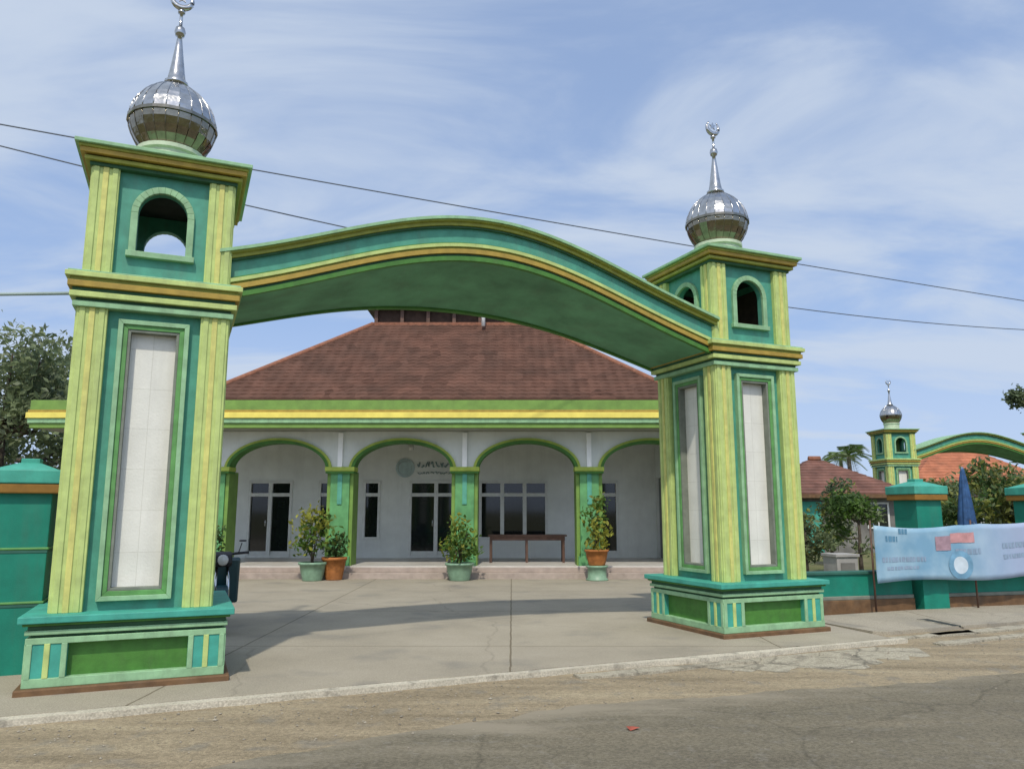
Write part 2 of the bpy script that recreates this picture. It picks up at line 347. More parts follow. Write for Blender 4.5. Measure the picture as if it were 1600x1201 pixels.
    M['earth'] = shader('earth and grass', [(.3,(.10,.12,.035)),(.55,(.16,.15,.07)),(.75,(.22,.19,.12))], .5, fine=60)
    M['dirt'] = shader('dusty shoulder', [(.25,(0.177,0.144,0.092)),(.5,(0.295,0.241,0.157)),(.75,(0.389,0.328,0.216))], 1.4, fine=120, bump=.5, stretch=(.32,2.2,1), spots=(3.0,(.20,.185,.15),.6), grit=(40,.16))
    M['asphalt'] = shader('worn asphalt', [(.25,(0.129,0.113,0.081)),(.5,(0.174,0.154,0.109)),(.8,(0.230,0.196,0.136))], .9, fine=150, bump=.5, stretch=(.35,1.9,1), spots=(9.0,(.2,.185,.15),.45), cracks=(.5,.008,.76), grit=(55,.22))
    M['concrete'] = shader('courtyard concrete', [(.25,(0.275,0.248,0.191)),(.5,(0.345,0.308,0.235)),(.8,(0.398,0.358,0.279))], .7, rough=.85, fine=90, bump=.12, joints=3.1, spots=(1.1,(.225,.21,.175),.6), cracks=(.33,.005,.82), grit=(70,.06))
    M['kerb'] = shader('pale kerb concrete', [(.25,(0.360,0.331,0.254)),(.5,(0.504,0.464,0.367)),(.8,(0.600,0.557,0.443))], 2.0, fine=60, bump=.4, spots=(4.0,(.22,.20,.16),.8))
    M['patch'] = shader('broken concrete', [(.25,(0.276,0.248,0.180)),(.5,(0.380,0.347,0.265)),(.8,(0.471,0.429,0.330))], 3.0, fine=70, bump=.6, spots=(3.0,(.16,.145,.11),.8), cracks=(1.6,.03,.55), grit=(45,.15))
ground_mats()
def dusty_edge():
    m = M['asphalt']; nt = m.node_tree; N = nt.nodes; L = nt.links; b = N['Principled BSDF']; src = b.inputs['Base Color'].links[0].from_socket
    tc = N.new('ShaderNodeTexCoord'); dp = N.new('ShaderNodeVectorMath'); dp.operation = 'DOT_PRODUCT'; L.new(tc.outputs['Object'], dp.inputs[0]); dp.inputs[1].default_value = tuple(GN)
    off = N.new('ShaderNodeMath'); off.operation = 'SUBTRACT'; L.new(dp.outputs['Value'], off.inputs[0]); off.inputs[1].default_value = GO.dot(GN)
    mp = N.new('ShaderNodeMapping'); mp.inputs['Rotation'].default_value = (0,0,-YAW); mp.inputs['Scale'].default_value = (.5,1.6,1); L.new(tc.outputs['Object'], mp.inputs[0])
    n = N.new('ShaderNodeTexNoise'); n.inputs['Scale'].default_value = 1.5; n.inputs['Detail'].default_value = 8; n.inputs['Roughness'].default_value = .65; L.new(mp.outputs[0], n.inputs[0])
    a = N.new('ShaderNodeMath'); a.operation = 'MULTIPLY_ADD'; L.new(n.outputs[0], a.inputs[0]); a.inputs[1].default_value = 2.6; L.new(off.outputs[0], a.inputs[2])
    r = N.new('ShaderNodeMapRange'); r.interpolation_type = 'SMOOTHSTEP'; r.inputs[1].default_value = -1.5; r.inputs[2].default_value = -.55; r.inputs[3].default_value = 0; r.inputs[4].default_value = .95; L.new(a.outputs[0], r.inputs[0])
    mx = N.new('ShaderNodeMix'); mx.data_type = 'RGBA'; L.new(r.outputs[0], mx.inputs[0]); L.new(src, mx.inputs[6]); mx.inputs[7].default_value = (.285,.25,.185,1); L.new(mx.outputs[2], b.inputs['Base Color'])
dusty_edge()

def sheet(name, pts, z, m, skirt=0.0, kind='structure'):
    mb = MB(); n = len(pts)
    if skirt: mb.hexa([(p[0], p[1]) for p in pts], z - skirt, z, lambda u, t, w: (u, w, t))
    else: mb.add([(p[0], p[1], z) for p in pts], [tuple(range(n))])
    o = mb.build(name, m); tag(o, kind=kind); return o
def wob(a0, a1, n0, amp, step=.35, seed=0):
    r = random.Random(seed); out = []; a = a0; w = 0
    while a <= a1:
        w = w * .75 + r.uniform(-amp, amp); out.append((a, n0 + w)); a += step * r.uniform(.6, 1.3)
    return out
g2 = lambda l: [tuple(gw(a, n))[:2] for a, n in l]
sheet('ground', [(-900,-900),(900,-900),(900,900),(-900,900)], -.075, M['earth'])
far_edge = [(-60, -9.6), (70, -9.6)]
sheet('shoulder', g2([(-60,-10.5),(70,-10.5),(70,1.6),(-60,1.6)]), -.055, M['dirt'])
def edge_n(a):   # the worn edge of the asphalt as it runs past the gate
    return np.interp(a, [-60,1.2,3.2,4.6,6.4,9.5,16,70], [-2.9,-2.6,-2.18,-1.95,-2.25,-2.6,-2.9,-2.9])
rr = random.Random(3); top = []; a = -60.0; w = 0
while a < 70:
    st = .16 if -4 < a < 18 else 2.0
    w = w * .7 + rr.uniform(-.05, .05); top.append((a, float(edge_n(a)) + w)); a += st
sheet('road', g2([(-60,-9.2),(70,-9.2)] + top[::-1]), -.047, M['asphalt'])
cy = wob(-14, 9.9, -.66, .012, .3, 5)
sheet('courtyard', g2(cy) + [tuple(gw(9.9, 1.4))[:2], (5.2, 19.6), (-14, 19.6), tuple(gw(-14, 1.1))[:2]], 0.0, M['concrete'], skirt=.05)
ky = wob(-14, 9.9, -.79, .022, .22, 8)
mbk = MB()
for (a0,n0),(a1,n1) in zip(ky[:-1], ky[1:]): mbk.hexa([tuple(gw(a0,n0))[:2], tuple(gw(a1,n1))[:2], tuple(gw(a1,-.665))[:2], tuple(gw(a0,-.665))[:2]], -.07, -.004, lambda u,t,w: (u,w,t))
tag(mbk.build('kerb_strip', M['kerb']), kind='structure')
# right of the gate: slab walk in front of the low wall, with broken ledges toward the road
sheet('pavement', g2([(9.93,-.12)] + wob(10.1,24,-.25,.03,.4,11) + [(24,1.0),(9.93,1.35)]), -.006, M['concrete'], skirt=.05)
sheet('apron_patch', g2(wob(6.8,9.3,-1.4,.16,.13,12) + [(9.6,-1.1),(9.2,-.82),(6.6,-.82),(6.5,-1.1)]), -.0525, M['patch'])
for k, (a0, a1, n0, n1, s) in enumerate([(8.6,11.4,-.62,-.42,21),(10.0,13.0,-1.12,-.95,22),(10.6,16,-.62,-.42,23),(5.0,7.4,-1.05,-.90,24),(12.5,15.5,-1.5,-1.35,25)]):
    sheet('broken_slab', g2(wob(a0,a1,n0,.03,.18,s) + wob(a0,a1,n1,.03,.18,s+50)[::-1]), -.030, M['patch'], skirt=.03)
def drain(p, q):
    d = (q - p); L_ = d.length; mb = MB().box(0, L_, -.07, .07, -.02, .0005)
    o = mb.build('drain_channel', M['inside'], loc=p, rz=math.atan2(d.y, d.x)); tag(o, kind='structure')
    lip = MB().box(0, L_, .071, .11, -.02, .0).box(0, L_, -.11, -.071, -.02, -.001)
    tag(lip.build('drain_edge', M['patch'], loc=p, rz=math.atan2(d.y, d.x)), kind='structure')
drain(Vector((6.15, 11.9, 0)), Vector((6.26, 11.22, 0)))
# loose stones on the shoulder: nobody could count them
def stones():
    mb = MB(); r = random.Random(5)
    for _ in range(1100):
        a = r.uniform(-3, 15); n = -.85 - abs(r.gauss(0, .75)); s = r.uniform(.004, .015) * (1.6 if r.random() < .06 else 1)
        p = gw(a, n, -.055 + s * .3)
        if n < edge_n(a): p.z += .008
        ang = r.uniform(0, 6.28); vs = []
        for (x, y, z) in ((1,0,0),(.2,.9,.1),(-.9,.3,0),(-.3,-.8,0),(.1,.1,.8),(0,0,-.5)):
            x *= r.uniform(.7,1.3); y *= r.uniform(.7,1.3); vs.append((p.x + s*(x*math.cos(ang)-y*math.sin(ang)), p.y + s*(x*math.sin(ang)+y*math.cos(ang)), p.z + s*z*r.uniform(.5,1)))
        mb.add(vs, [(0,1,4),(1,2,4),(2,3,4),(3,0,4),(1,0,5),(2,1,5),(3,2,5),(0,3,5)])
    o = mb.build('gravel', mat('gravel', (.32,.285,.22), .9, .3, 3)); tag(o, 'loose pale pebbles scattered along the dusty road edge', 'gravel', kind='stuff')
stones()

# ------------------------------------------------------------------ the gate
AM, NM = 4.68, .91
gate = empty('entrance_gate', gw(AM, NM), YAW)
tag(gate, 'large green and yellow arched gateway with two steel-domed towers in front of the mosque', 'gateway', 'green arched gateways')
FN = [lambda u,t,z: (u,-t,z), lambda u,t,z: (t,u,z), lambda u,t,z: (-u,t,z), lambda u,t,z: (-t,-u,z)]   # four faces of a square tower, t = distance from axis

def make_tower(a, n):
    cb = MB().sq(.548, .05, 3.60)
    for i, fn in enumerate(FN):
        e = .62 if i % 2 == 0 else .548
        wall_holes(cb, -e, e, .60, 3.60, [(-.235,.235,.85,3.38)], .549, .62, fn)
    core = cb.build('tower', M['teal'], gate, loc=(a - AM, n - NM, 0))
    B = lambda mb, name, m, bev=.006: mb.build(name, m, core, bevel=bev)
    B(MB().sq(.885, -.055, .055), 'skirting', M['brown'], .012)
    # plinth: corner blocks with flutes, recessed panels between
    p = MB().sq(.755, .05, .47, 3).sq(.835, .055, .135, 0).sq(.835, .425, .48, 0)
    for sx in (-1, 1):
        for sy in (-1, 1):
            x0, x1 = sorted((sx*.50, sx*.825)); y0, y1 = sorted((sy*.50, sy*.825)); p.box(x0, x1, y0, y1, .13, .43, 1)
    for fn in FN:
        for s in (-1, 1):
            for u, mi in ((.525, 0), (.66, 2), (.80, 0)):
                p.hexa([(s*u-.024,.13),(s*u+.024,.13),(s*u+.024,.43),(s*u-.024,.43)], .80, .838, fn, mi)
    B(p, 'plinth', [M['pale'], M['cyan'], M['lime'], M['grass']])
    c = MB().sq(.80,.48,.505,1).sq(.845,.505,.545,0).sq(.825,.545,.585,1).sq(.865,.585,.61,2).sq(.90,.61,.672,3)
    B(c, 'plinth_cap', [M['pale'], M['darkgrn'], M['grass'], M['cyan']], .008)
    def pilasters(h, z0, z1, wd, name):
        for sx in (-1, 1):
            for sy in (-1, 1):
                q = MB(); x0, x1 = sorted((sx*(h-wd), sx*h)); y0, y1 = sorted((sy*(h-wd), sy*h)); q.box(x0, x1, y0, y1, z0, z1, 0)
                cx, cy2 = sx*(h-wd/2), sy*(h-wd/2)
                for d, mi in ((-.085, 0), (0, 1), (.085, 2)):
                    w = .026
                    y0, y1 = sorted((sy*(h-.02), sy*(h+.012))); q.box(cx+d-w, cx+d+w, y0, y1, z0, z1, mi)
                    x0, x1 = sorted((sx*(h-.02), sx*(h+.012))); q.box(x0, x1, cy2+d-w, cy2+d+w, z0, z1, mi)
                B(q, name, [M['lime'], M['gold_str'], M['lime']])
    pilasters(.695, .67, 3.56, .27, 'corner_pilaster')
    pilasters(.675, 3.90, 5.05, .25, 'upper_pilaster')
    for fn in FN:
        # tall framed panel
        f = MB(); z0, z1, w = .76, 3.47, .325
        rect = lambda k: [(-w+k, z0+k), (w-k, z0+k), (w-k, z1-k), (-w+k, z1-k)]
        ring(f, rect(.045), rect(0), .61, .685, fn, 0, True); ring(f, rect(.09), rect(.045), .61, .665, fn, 1, True); ring(f, rect(.118), rect(.09), .551, .655, fn, 2, True)
        B(f, 'panel_frame', [M['pale'], M['mid'], M['reveal']], .004)
        g = MB(); g.hexa(rect(.10), .545, .556, fn, 0); B(g, 'wall_panel', M['white'], 0)
    # middle and top cornices
    mc = MB().sq(.735,3.555,3.61,0).sq(.71,3.61,3.645,1).sq(.765,3.645,3.70,2).sq(.745,3.70,3.74,1).sq(.785,3.74,3.80,3).sq(.77,3.80,3.835,4).sq(.81,3.835,3.885,5).sq(.79,3.885,3.905,0)
    B(mc, 'middle_cornice', [M['pale'], M['darkgrn'], M['lime'], M['gold'], M['olive'], M['lime']])
    tcn = MB().sq(.70,5.02,5.06,1).sq(.745,5.06,5.10,3).sq(.72,5.10,5.115,1).sq(.785,5.115,5.165,2).sq(.80,5.165,5.195,3).sq(.835,5.195,5.235,0)
    B(tcn, 'top_cornice', [M['pale'], M['darkgrn'], M['gold'], M['olive']])
    # lantern storey: hollow, an arched opening in each wall
    l = MB()
    for i, fn in enumerate(FN):
        e = .615 if i % 2 == 0 else .535
        arch_wall(l, -e, e, 3.90, 5.03, 0, .232, 4.60, .24, .537 if i % 2 else .535, .615, fn, sill=4.19, n=14)
    B(l, 'lantern', M['teal'], 0)
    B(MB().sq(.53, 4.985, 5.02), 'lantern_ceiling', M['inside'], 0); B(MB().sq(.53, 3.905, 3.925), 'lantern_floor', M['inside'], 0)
    for fn in FN:
        f = MB(); ins = [(-.232,4.19)] + arc(0,.232,4.60,.24,14) + [(.232,4.19)]; outs = [(-.30,4.15)] + arc(0,.30,4.60,.31,14) + [(.30,4.15)]
        ring(f, ins, outs, .60, .655, fn, 0); f.hexa([(-.32,4.13),(.32,4.13),(.32,4.19),(-.32,4.19)], .60, .675, fn, 0)
        B(f, 'arch_frame', M['pale'], .005)
    # dome
    pd = MB().lathe([(.36,5.235),(.36,5.27),(.325,5.285),(.325,5.50),(.355,5.515),(.355,5.56)], 28, smooth=False)
    B(pd, 'dome_pedestal', M['paleped'], 0)
    low = [(0.288,5.555),(0.321,5.585),(0.377,5.66),(0.420,5.74),(0.448,5.82),(0.458,5.885)]
    upp = [(0.462,5.93),(0.456,5.985),(0.435,6.06),(0.400,6.135),(0.349,6.21),(0.288,6.275),(0.219,6.33),(0.153,6.37),(0.112,6.395),(0.102,6.43)]
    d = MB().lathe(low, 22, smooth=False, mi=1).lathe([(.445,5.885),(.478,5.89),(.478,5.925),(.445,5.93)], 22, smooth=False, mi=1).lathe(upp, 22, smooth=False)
    for k in range(22):
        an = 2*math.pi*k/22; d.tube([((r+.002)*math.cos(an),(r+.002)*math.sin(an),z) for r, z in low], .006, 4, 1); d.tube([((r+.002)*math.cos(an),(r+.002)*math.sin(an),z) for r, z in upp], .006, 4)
    B(d, 'dome', [M['steel'], M['darksteel']], 0)
    s = MB().lathe([(.135,6.40),(.13,6.44),(.10,6.47),(.085,6.55),(.06,6.72),(.04,6.86),(.026,6.97),(.05,6.985),(.062,7.03),(.05,7.075),(.02,7.09),(.018,7.24),(.04,7.25),(.04,7.275),(.015,7.285)], 14)
    s.v = [(x, y, z + max(0, z - 6.47) * .09) for x, y, z in s.v]; B(s, 'spire', M['steel'], 0)
    cr = MB(); pts = [(.108*math.sin(t), 0, 7.425-.108*math.cos(t)) for t in np.linspace(-2.5, 2.5, 26)]
    cr.tube(pts, [.006+.030*math.cos(t/2.5*math.pi/2) for t in np.linspace(-2.5,2.5,26)], 8)
    st = [];
    for k in range(10):
        rad = .062 if k % 2 == 0 else .028; t = math.pi/2 + k*math.pi/5; st.append((rad*math.cos(t), 7.445+rad*math.sin(t)))
    cr.hexa(st, -.008, .008, lambda u,t,z: (u,t,z)); cr.v = [(x, y, z + .072) for x, y, z in cr.v]; B(cr, 'crescent_and_star', M['steel'], 0)
    return core
t1 = make_tower(.885, .885)
t2 = copy_tree(t1, gate)
for fn in (FN[1], FN[2]):        # dark panels added to block sky light through the right tower's far openings
    g = MB(); g.hexa([(-.26,4.16),(.26,4.16),(.26,4.87),(-.26,4.87)], .50, .53, fn); g.build('sky_block_panel', M['darkwood'], t2)
t2.location = (8.51 - AM, .955 - NM, 0)

ZFIT = np.polyfit([1.3,1.62,2.15,2.92,3.52,3.99,4.4,4.83,5.3,5.72,6.2,6.7,7.2,7.67,7.95], [.03,.10,.277,.556,.72,.81,.86,.862,.79,.66,.51,.345,.18,.022,-.06], 6)
def zcurve(a): return float(np.polyval(ZFIT, a))
def beam():   # the rear edge of the underside is flatter than the front curve
    BACK = .30; aa = np.linspace(1.45, 7.88, 73); fn = lambda u,t,z: (u - AM, t - NM, z)
    def strip(mb, lo, hi, n0, n1, mi=0, ee=0):
        """one continuous skin along the curve"""
        vs = []; fs = []
        for a in aa:
            z = zcurve(a); dz = lambda n, k: -BACK * max(0, z) ** 2 / .86 * (n - .3) / 1.4 if (k < .2 and n > .3) else 0
            vs += [fn(a,n0,3.75+z+lo+dz(n0,lo)), fn(a,n1,3.75+z+lo+dz(n1,lo)), fn(a,n1,3.75+z+hi+dz(n1,hi)), fn(a,n0,3.75+z+hi+dz(n0,hi))]
        k = len(aa)
        for i in range(k-1):
            for j in range(4): fs.append((4*i+j, 4*i+(j+1)%4, 4*i+4+(j+1)%4, 4*i+4+j))
        fs += [(0,1,2,3),(4*k-4,4*k-3,4*k-2,4*k-1)]
        mb.add(vs, fs, mi, False)
    b = MB(); strip(b, .012, .47, .31, 1.72); bo = b.build('arch_beam', M['teal'], gate)
    s = MB(); strip(s, -.01, .01, .33, 1.70); s.build('soffit', M['soffit'], bo)
    lt = MB()
    for n0, n1 in ((.235,.32),(1.71,1.80)):
        o = 1 if n0 < 1 else -1
        d = lambda k: (n0+k, n1) if o > 0 else (n0, n1-k)
        strip(lt, -.035, .02, *d(.03), 0); strip(lt, .02, .05, *d(.045), 1); strip(lt, .05, .105, *d(.01), 2); strip(lt, .105, .13, *d(.03), 3); strip(lt, .13, .17, *d(0), 4); strip(lt, .17, .195, *d(.05), 0)
    lt.build('lower_trim', [M['grass'], M['darkgrn'], M['gold'], M['olive'], M['lime'], M['pale']], bo)
    tt = MB()
    for n0, n1 in ((.22,.32),(1.71,1.81)):
        o = 1 if n0 < 1 else -1
        d = lambda k: (n0+k, n1) if o > 0 else (n0, n1-k)
        strip(tt, .375, .40, *d(.055), 0); strip(tt, .40, .445, *d(.03), 1)
    strip(tt, .465, .50, .19, 1.84, 2); strip(tt, .445, .466, .215, 1.815, 1)
    tt.build('upper_trim', [M['darkgrn'], M['olive'], M['pale']], bo)
beam()
far_gate = copy_tree(gate); far_gate.location = (21.3, 35.5, 0); far_gate.rotation_euler = (0, 0, R(3))
far_gate['label'] = 'distant second green arched gateway with small dome beyond the right boundary wall'

# ------------------------------------------------------------------ the mosque
def ident(dx=0, dy=0): return lambda u, t, z: (u, t, z)
ID = ident()
mosque = empty('mosque', (-1.74, 19.2, 0)); MO = Vector((-1.74, 19.2, 0))
tag(mosque, 'low mosque with brown hipped tile roof, yellow fascia and green arched veranda', 'mosque')
def mp(mb, name, m, parent=mosque, bevel=0.0):
    """build a part in world coordinates under the mosque (parts share its origin)"""
    loc = -MO if parent is mosque else (0,0,0)
    return mb.build(name, m, parent, loc=loc, bevel=bevel)
PX = [-10.41, -7.33, -4.25, -1.17, 1.91, 4.99]      # piers
# floor and steps
fl = MB().box(-11.2, 5.6, 18.98, 22.4, -.05, .275, 0); mp(fl, 'veranda_floor', M['floor'], bevel=.01)
stp = MB().box(-11.2, 5.6, 18.68, 18.978, -.05, .13, 0).box(-11.2, 5.6, 18.965, 18.979, .13, .245, 0); mp(stp, 'step', M['stepedge'], bevel=.008)
# arcade wall over the piers
aw = MB()
for a, b in zip(PX[:-1], PX[1:]):
    arch_wall(aw, a, b, 2.60, 3.54, (a+b)/2, 1.20, 2.60, .66, 19.12, 19.45, ID, n=24)
mp(aw, 'arcade_wall', M['wallgrey'])
for a, b in zip(PX[:-1], PX[1:]):
    c = (a+b)/2; tr = MB()
    ring(tr, arc(c,1.192,2.60,.652,28), arc(c,1.265,2.60,.715,28), 19.035, 19.47, ID, 1)
    ring(tr, arc(c,1.265,2.60,.715,28), arc(c,1.33,2.60,.775,28), 19.055, 19.30, ID, 0)
    mp(tr, 'arch_trim', [M['archtrim'], M['grass']])
for x in PX:
    p = MB().box(x-.235, x+.235, 19.12, 19.45, .27, 2.56, 0)
    p.box(x-.325, x-.236, 19.16, 19.80, .27, 2.55, 1).box(x+.236, x+.325, 19.16, 19.80, .27, 2.55, 1)
    po = mp(p, 'pier', [M['pier'], M['fgreen']], bevel=.01)
    s = MB().box(x-.055, x+.055, 19.095, 19.13, 1.75, 2.55); mp(s, 'pier_strip', M['pierteal'], po)
    s = MB().box(x-.365, x+.365, 19.02, 19.49, 2.555, 2.66, 0).box(x-.35, x+.35, 19.04, 19.48, 2.50, 2.556, 1); mp(s, 'impost', [M['archtrim'], M['grass']], po, .008)
    s = MB().box(x-.29, x+.29, 19.07, 19.5, .27, .50); mp(s, 'pier_base', M['pier'], po, .01)
    s = MB().box(x-.06, x+.055, 19.03, 19.115, 2.66, 3.50); mp(s, 'white_post', M['whitep'], po)
# back wall with openings; z from floor .275
doors = [(-7.52, -6.30), (-2.92, -1.42), ]
wins = [(-5.52,-5.08), (-4.24,-3.78), (-.92,1.00), (2.42,3.02)]
DZ, WZ0, WZ1 = (.30, 2.42), .80, 2.42
holes = [(a,b,*DZ) for a,b in doors] + [(a,b,WZ0,WZ1) for a,b in wins[:3]] + [(wins[3][0], wins[3][1], .42, WZ1)]
bw = MB(); wall_holes(bw, -11.0, 4.35, .27, 3.60, holes, 22.2, 22.4, ID); mp(bw, 'back_wall', M['wallgrey'])
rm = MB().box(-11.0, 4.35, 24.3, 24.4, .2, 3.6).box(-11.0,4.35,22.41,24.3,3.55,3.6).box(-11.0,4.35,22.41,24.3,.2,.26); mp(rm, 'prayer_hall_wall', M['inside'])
def opening(a, b, z0, z1, cols, transom, name, solid=0.0):
    f = MB(); t0, t1 = 22.17, 22.30; w = .055
    ring(f, [(a+w,z0+w),(b-w,z0+w),(b-w,z1-w),(a+w,z1-w)], [(a-.02,z0-.02),(b+.02,z0-.02),(b+.02,z1+.02),(a-.02,z1+.02)], t0, t1, ID, 0, True)
    f.box(a+w, b-w, t0+.01, t1-.01, transom-.05, transom+.05)
    us = np.linspace(a, b, cols+1)
    for u in us[1:-1]: f.box(u-.055, u+.055, t0+.004, t1-.004, z0+w, z1-w)
    fo = mp(f, name, M['frame'], bevel=.006)
    for u0, u1 in zip(us[:-1], us[1:]):
        g = MB().box(u0+.04, u1-.04, 22.255, 22.265, z0+.04 + solid, z1-.04)
        mp(g, 'pane', M['glass'], fo)
        if solid:
            g = MB().box(u0+.05, u1-.05, 22.23, 22.28, z0+.05, z0+.04+solid); mp(g, 'door_panel', M['frame'], fo)
    if name == 'door':
        m = (a+b)/2
        h = MB().tube([(m-.09,22.15,1.15),(m-.09,22.12,1.17),(m-.09,22.12,1.32),(m-.09,22.15,1.34)], .012, 6); mp(h, 'handle', M['chrome'], fo)
opening(-7.52,-6.30,*DZ,2,2.04,'door',.12); opening(-2.92,-1.42,*DZ,2,2.04,'door',.12)
opening(-5.52,-5.08,WZ0,WZ1,1,2.04,'window'); opening(-4.24,-3.78,WZ0,WZ1,1,2.04,'window'); opening(-.92,1.0,WZ0,WZ1,3,2.04,'window'); opening(2.42,3.02,.42,WZ1,1,2.04,'window')
# end wall of the veranda with a dark doorway
ew = MB(); fnx = lambda u, t, z: (t, u, z)
wall_holes(ew, 19.5, 22.2, .27, 3.54, [(21.1,21.95,.30,2.5)], 4.1, 4.3, fnx); mp(ew, 'end_wall', M['wallgrey'])
ed = MB().box(4.16,4.2,21.1,21.95,.30,2.5); mp(ed, 'end_door', M['glass'])
# ceiling, fascia
mp(MB().box(-11.45, 5.9, 18.25, 22.5, 3.545, 3.65), 'ceiling', M['ceiling'])
fa = MB().box(-11.5,5.95,18.20,18.32,3.535,3.65,0).box(-11.53,5.98,18.16,18.32,3.65,3.765,1).box(-11.56,6.0,18.12,18.32,3.765,3.90,2).box(-11.53,5.98,18.15,18.32,3.90,3.965,3).box(-11.5,5.95,18.18,18.32,3.965,4.20,0)
mp(fa, 'fascia', [M['fgreen'], M['pale'], M['yellow'], M['gold']], bevel=.008)
fs = MB()
for x0, x1 in ((-11.5,-11.40),(5.85,5.95)): fs.box(x0,x1,18.325,25.5,3.655,4.12,0)
mp(fs, 'side_fascia', M['yellow'])
mp(MB().box(-11.39, 5.84, 18.325, 27.0, 4.02, 4.12), 'canopy_slab', M['ceiling'])
# roof: overlapping tile courses on four slopes
def tile_mat():
    m = mat('brown clay tiles', (.112,.058,.042), .95, .12, 1.2, col2=(.085,.050,.038), spec=.12)
    N = m.node_tree.nodes; L = m.node_tree.links; b = N['Principled BSDF']
    src = b.inputs['Base Color'].links[0].from_socket
    tc = N.new('ShaderNodeTexCoord'); v = N.new('ShaderNodeTexVoronoi'); v.inputs['Scale'].default_value = 3.6; L.new(tc.outputs['Object'], v.inputs[0])
    mr = N.new('ShaderNodeHueSaturation'); r2 = N.new('ShaderNodeMapRange'); r2.inputs[3].default_value = .78; r2.inputs[4].default_value = 1.22
    L.new(v.outputs['Color'], r2.inputs[0]); L.new(r2.outputs[0], mr.inputs['Value']); L.new(src, mr.inputs['Color']); L.new(mr.outputs[0], b.inputs['Base Color'])
    return m
M['tile'] = tile_mat()
def hip_roof(name, cx, cy, he, ht, z0, z1, rows, parent, m, wave=.26, ridge=None, amp=.022):
    mb = MB()
    for side in range(4):
        ca, sa = math.cos(side*math.pi/2), math.sin(side*math.pi/2)
        def P(u, d, z): return (cx + u*ca + d*sa, cy + u*sa - d*ca, z)
        for i in range(rows):
            f0, f1 = i/rows, (i+1)/rows
            h0, h1 = he+(ht-he)*f0, he+(ht-he)*f1; za, zb = z0+(z1-z0)*f0 + .035, z0+(z1-z0)*f1 + .012
            n = max(4, int(2*h0/wave)*4)
            vs = []
            for k in range(n+1):
                t = -1 + 2*k/n; u = t*h0; wv = amp*abs(math.sin(math.pi*u/wave))
                vs += [P(u, h0, za-.045), P(u, h0, za+wv), P(t*h1, h1, zb+wv*.9)]
            fs = []
            for k in range(n): fs += [(3*k,3*k+3,3*k+4,3*k+1),(3*k+1,3*k+4,3*k+5,3*k+2)]
            mb.add(vs, fs)
    o = mp(mb, name, m, parent)
    if ridge:
        for sx in (-1,1):
            for sy in (-1,1):
                r = MB().tube([(cx+sx*(he+(ht-he)*f), cy+sy*(he+(ht-he)*f), z0+(z1-z0)*f+.02) for f in np.linspace(0,1,24)], .075, 8)
                mp(r, 'hip_ridge', ridge, o)
    return o
RCX, RCY = -1.69, 24.2
roof = hip_roof('roof', RCX, RCY, 6.0, 2.36, 4.22, 6.93, 24, mosque, M['tile'], ridge=M['rust'])
mp(MB().box(RCX-6.3, RCX+6.3, 18.26, 18.36, 4.20, 4.255), 'gutter_board', M['darkwood'], roof)
cl = MB()
for (x0,x1,y0,y1) in ((-2.42,2.42,-2.42,-2.32),(-2.42,2.42,2.32,2.42),(-2.42,-2.32,-2.32,2.32),(2.32,2.42,-2.32,2.32)): cl.box(RCX+x0,RCX+x1,RCY+y0,RCY+y1,6.82,7.0)
upw = mp(cl, 'upper_tier_wall', M['rust'])
mp(MB().box(RCX-2.25, RCX+2.25, RCY-2.25, RCY+2.25, 6.8, 7.55), 'clerestory', M['darkwood'], upw)
for k in range(7):
    x = RCX - 2.28 + k*4.56/6; mp(MB().box(x-.05, x+.05, RCY-2.37, RCY-2.27, 6.98, 7.5), 'clerestory_post', M['wood'], upw)
lp = MB().tube([(-2.71,20.6,3.54),(-2.71,20.6,3.36)], .012, 6); lo = mp(lp, 'ceiling_lamp', M['whitep'])
mp(MB().lathe([(.02,.16),(.07,.13),(.09,.06),(.07,-.01),(.02,-.035)], 14, c=(-2.71,20.6,3.22)), 'lamp_globe', M['lens'], lo)
up = hip_roof('upper_roof', RCX, RCY, 2.62, .12, 7.50, 9.2, 10, mosque, M['tile'], ridge=M['rust'])
mp(MB().box(RCX-2.58, RCX+2.58, RCY-2.58, RCY+2.58, 7.44, 7.49), 'eave_board', M['reveal'], up)
mp(MB().tube([(-.82,21.43,6.80),(-.82,21.43,7.55)], .055, 8), 'vent_pipe', M['whitep'], roof)

# calligraphy sign on the back wall (its writing is not legible in the photograph: strokes only)
sg = empty('wall_sign', (-2.35, 22.19, 2.80))
tag(sg, 'small teal roundel and strokes of lettering on grey wall above the door', 'sign')
e = MB(); ring(e, [(-.21*math.cos(t)-.72, .21*math.sin(t)) for t in np.linspace(0,6.283,25)], [(-.27*math.cos(t)-.72, .27*math.sin(t)) for t in np.linspace(0,6.283,25)], -.03, 0, ID)
e.hexa([(-.2*math.cos(t)-.72, .2*math.sin(t)) for t in np.linspace(0,6.283,21)[:-1]], -.02, 0, ID, 1)
e.build('emblem', [mat('sign teal', (.42,.53,.53), .5, .1, 5), mat('sign pale teal', (.40,.52,.52), .5, .1, 5)], sg)
rs = random.Random(4)
for row, (z, x1, h) in enumerate(((.10, 1.25, .16), (-.14, 1.3, .07))):
    x = -.36; ls = MB()
    while x < x1:
        w = rs.uniform(.05, .13); pts = [(x+w*t, -.012, z + h*.5*math.sin(t*rs.uniform(2,7)+x*9)) for t in np.linspace(0,1,7)]
        ls.tube(pts, .018 if row == 0 else .012, 6); x += w + rs.uniform(.02,.05)
    ls.build('lettering', mat('faded lettering', (.20,.30,.30), .6, .1, 5), sg)

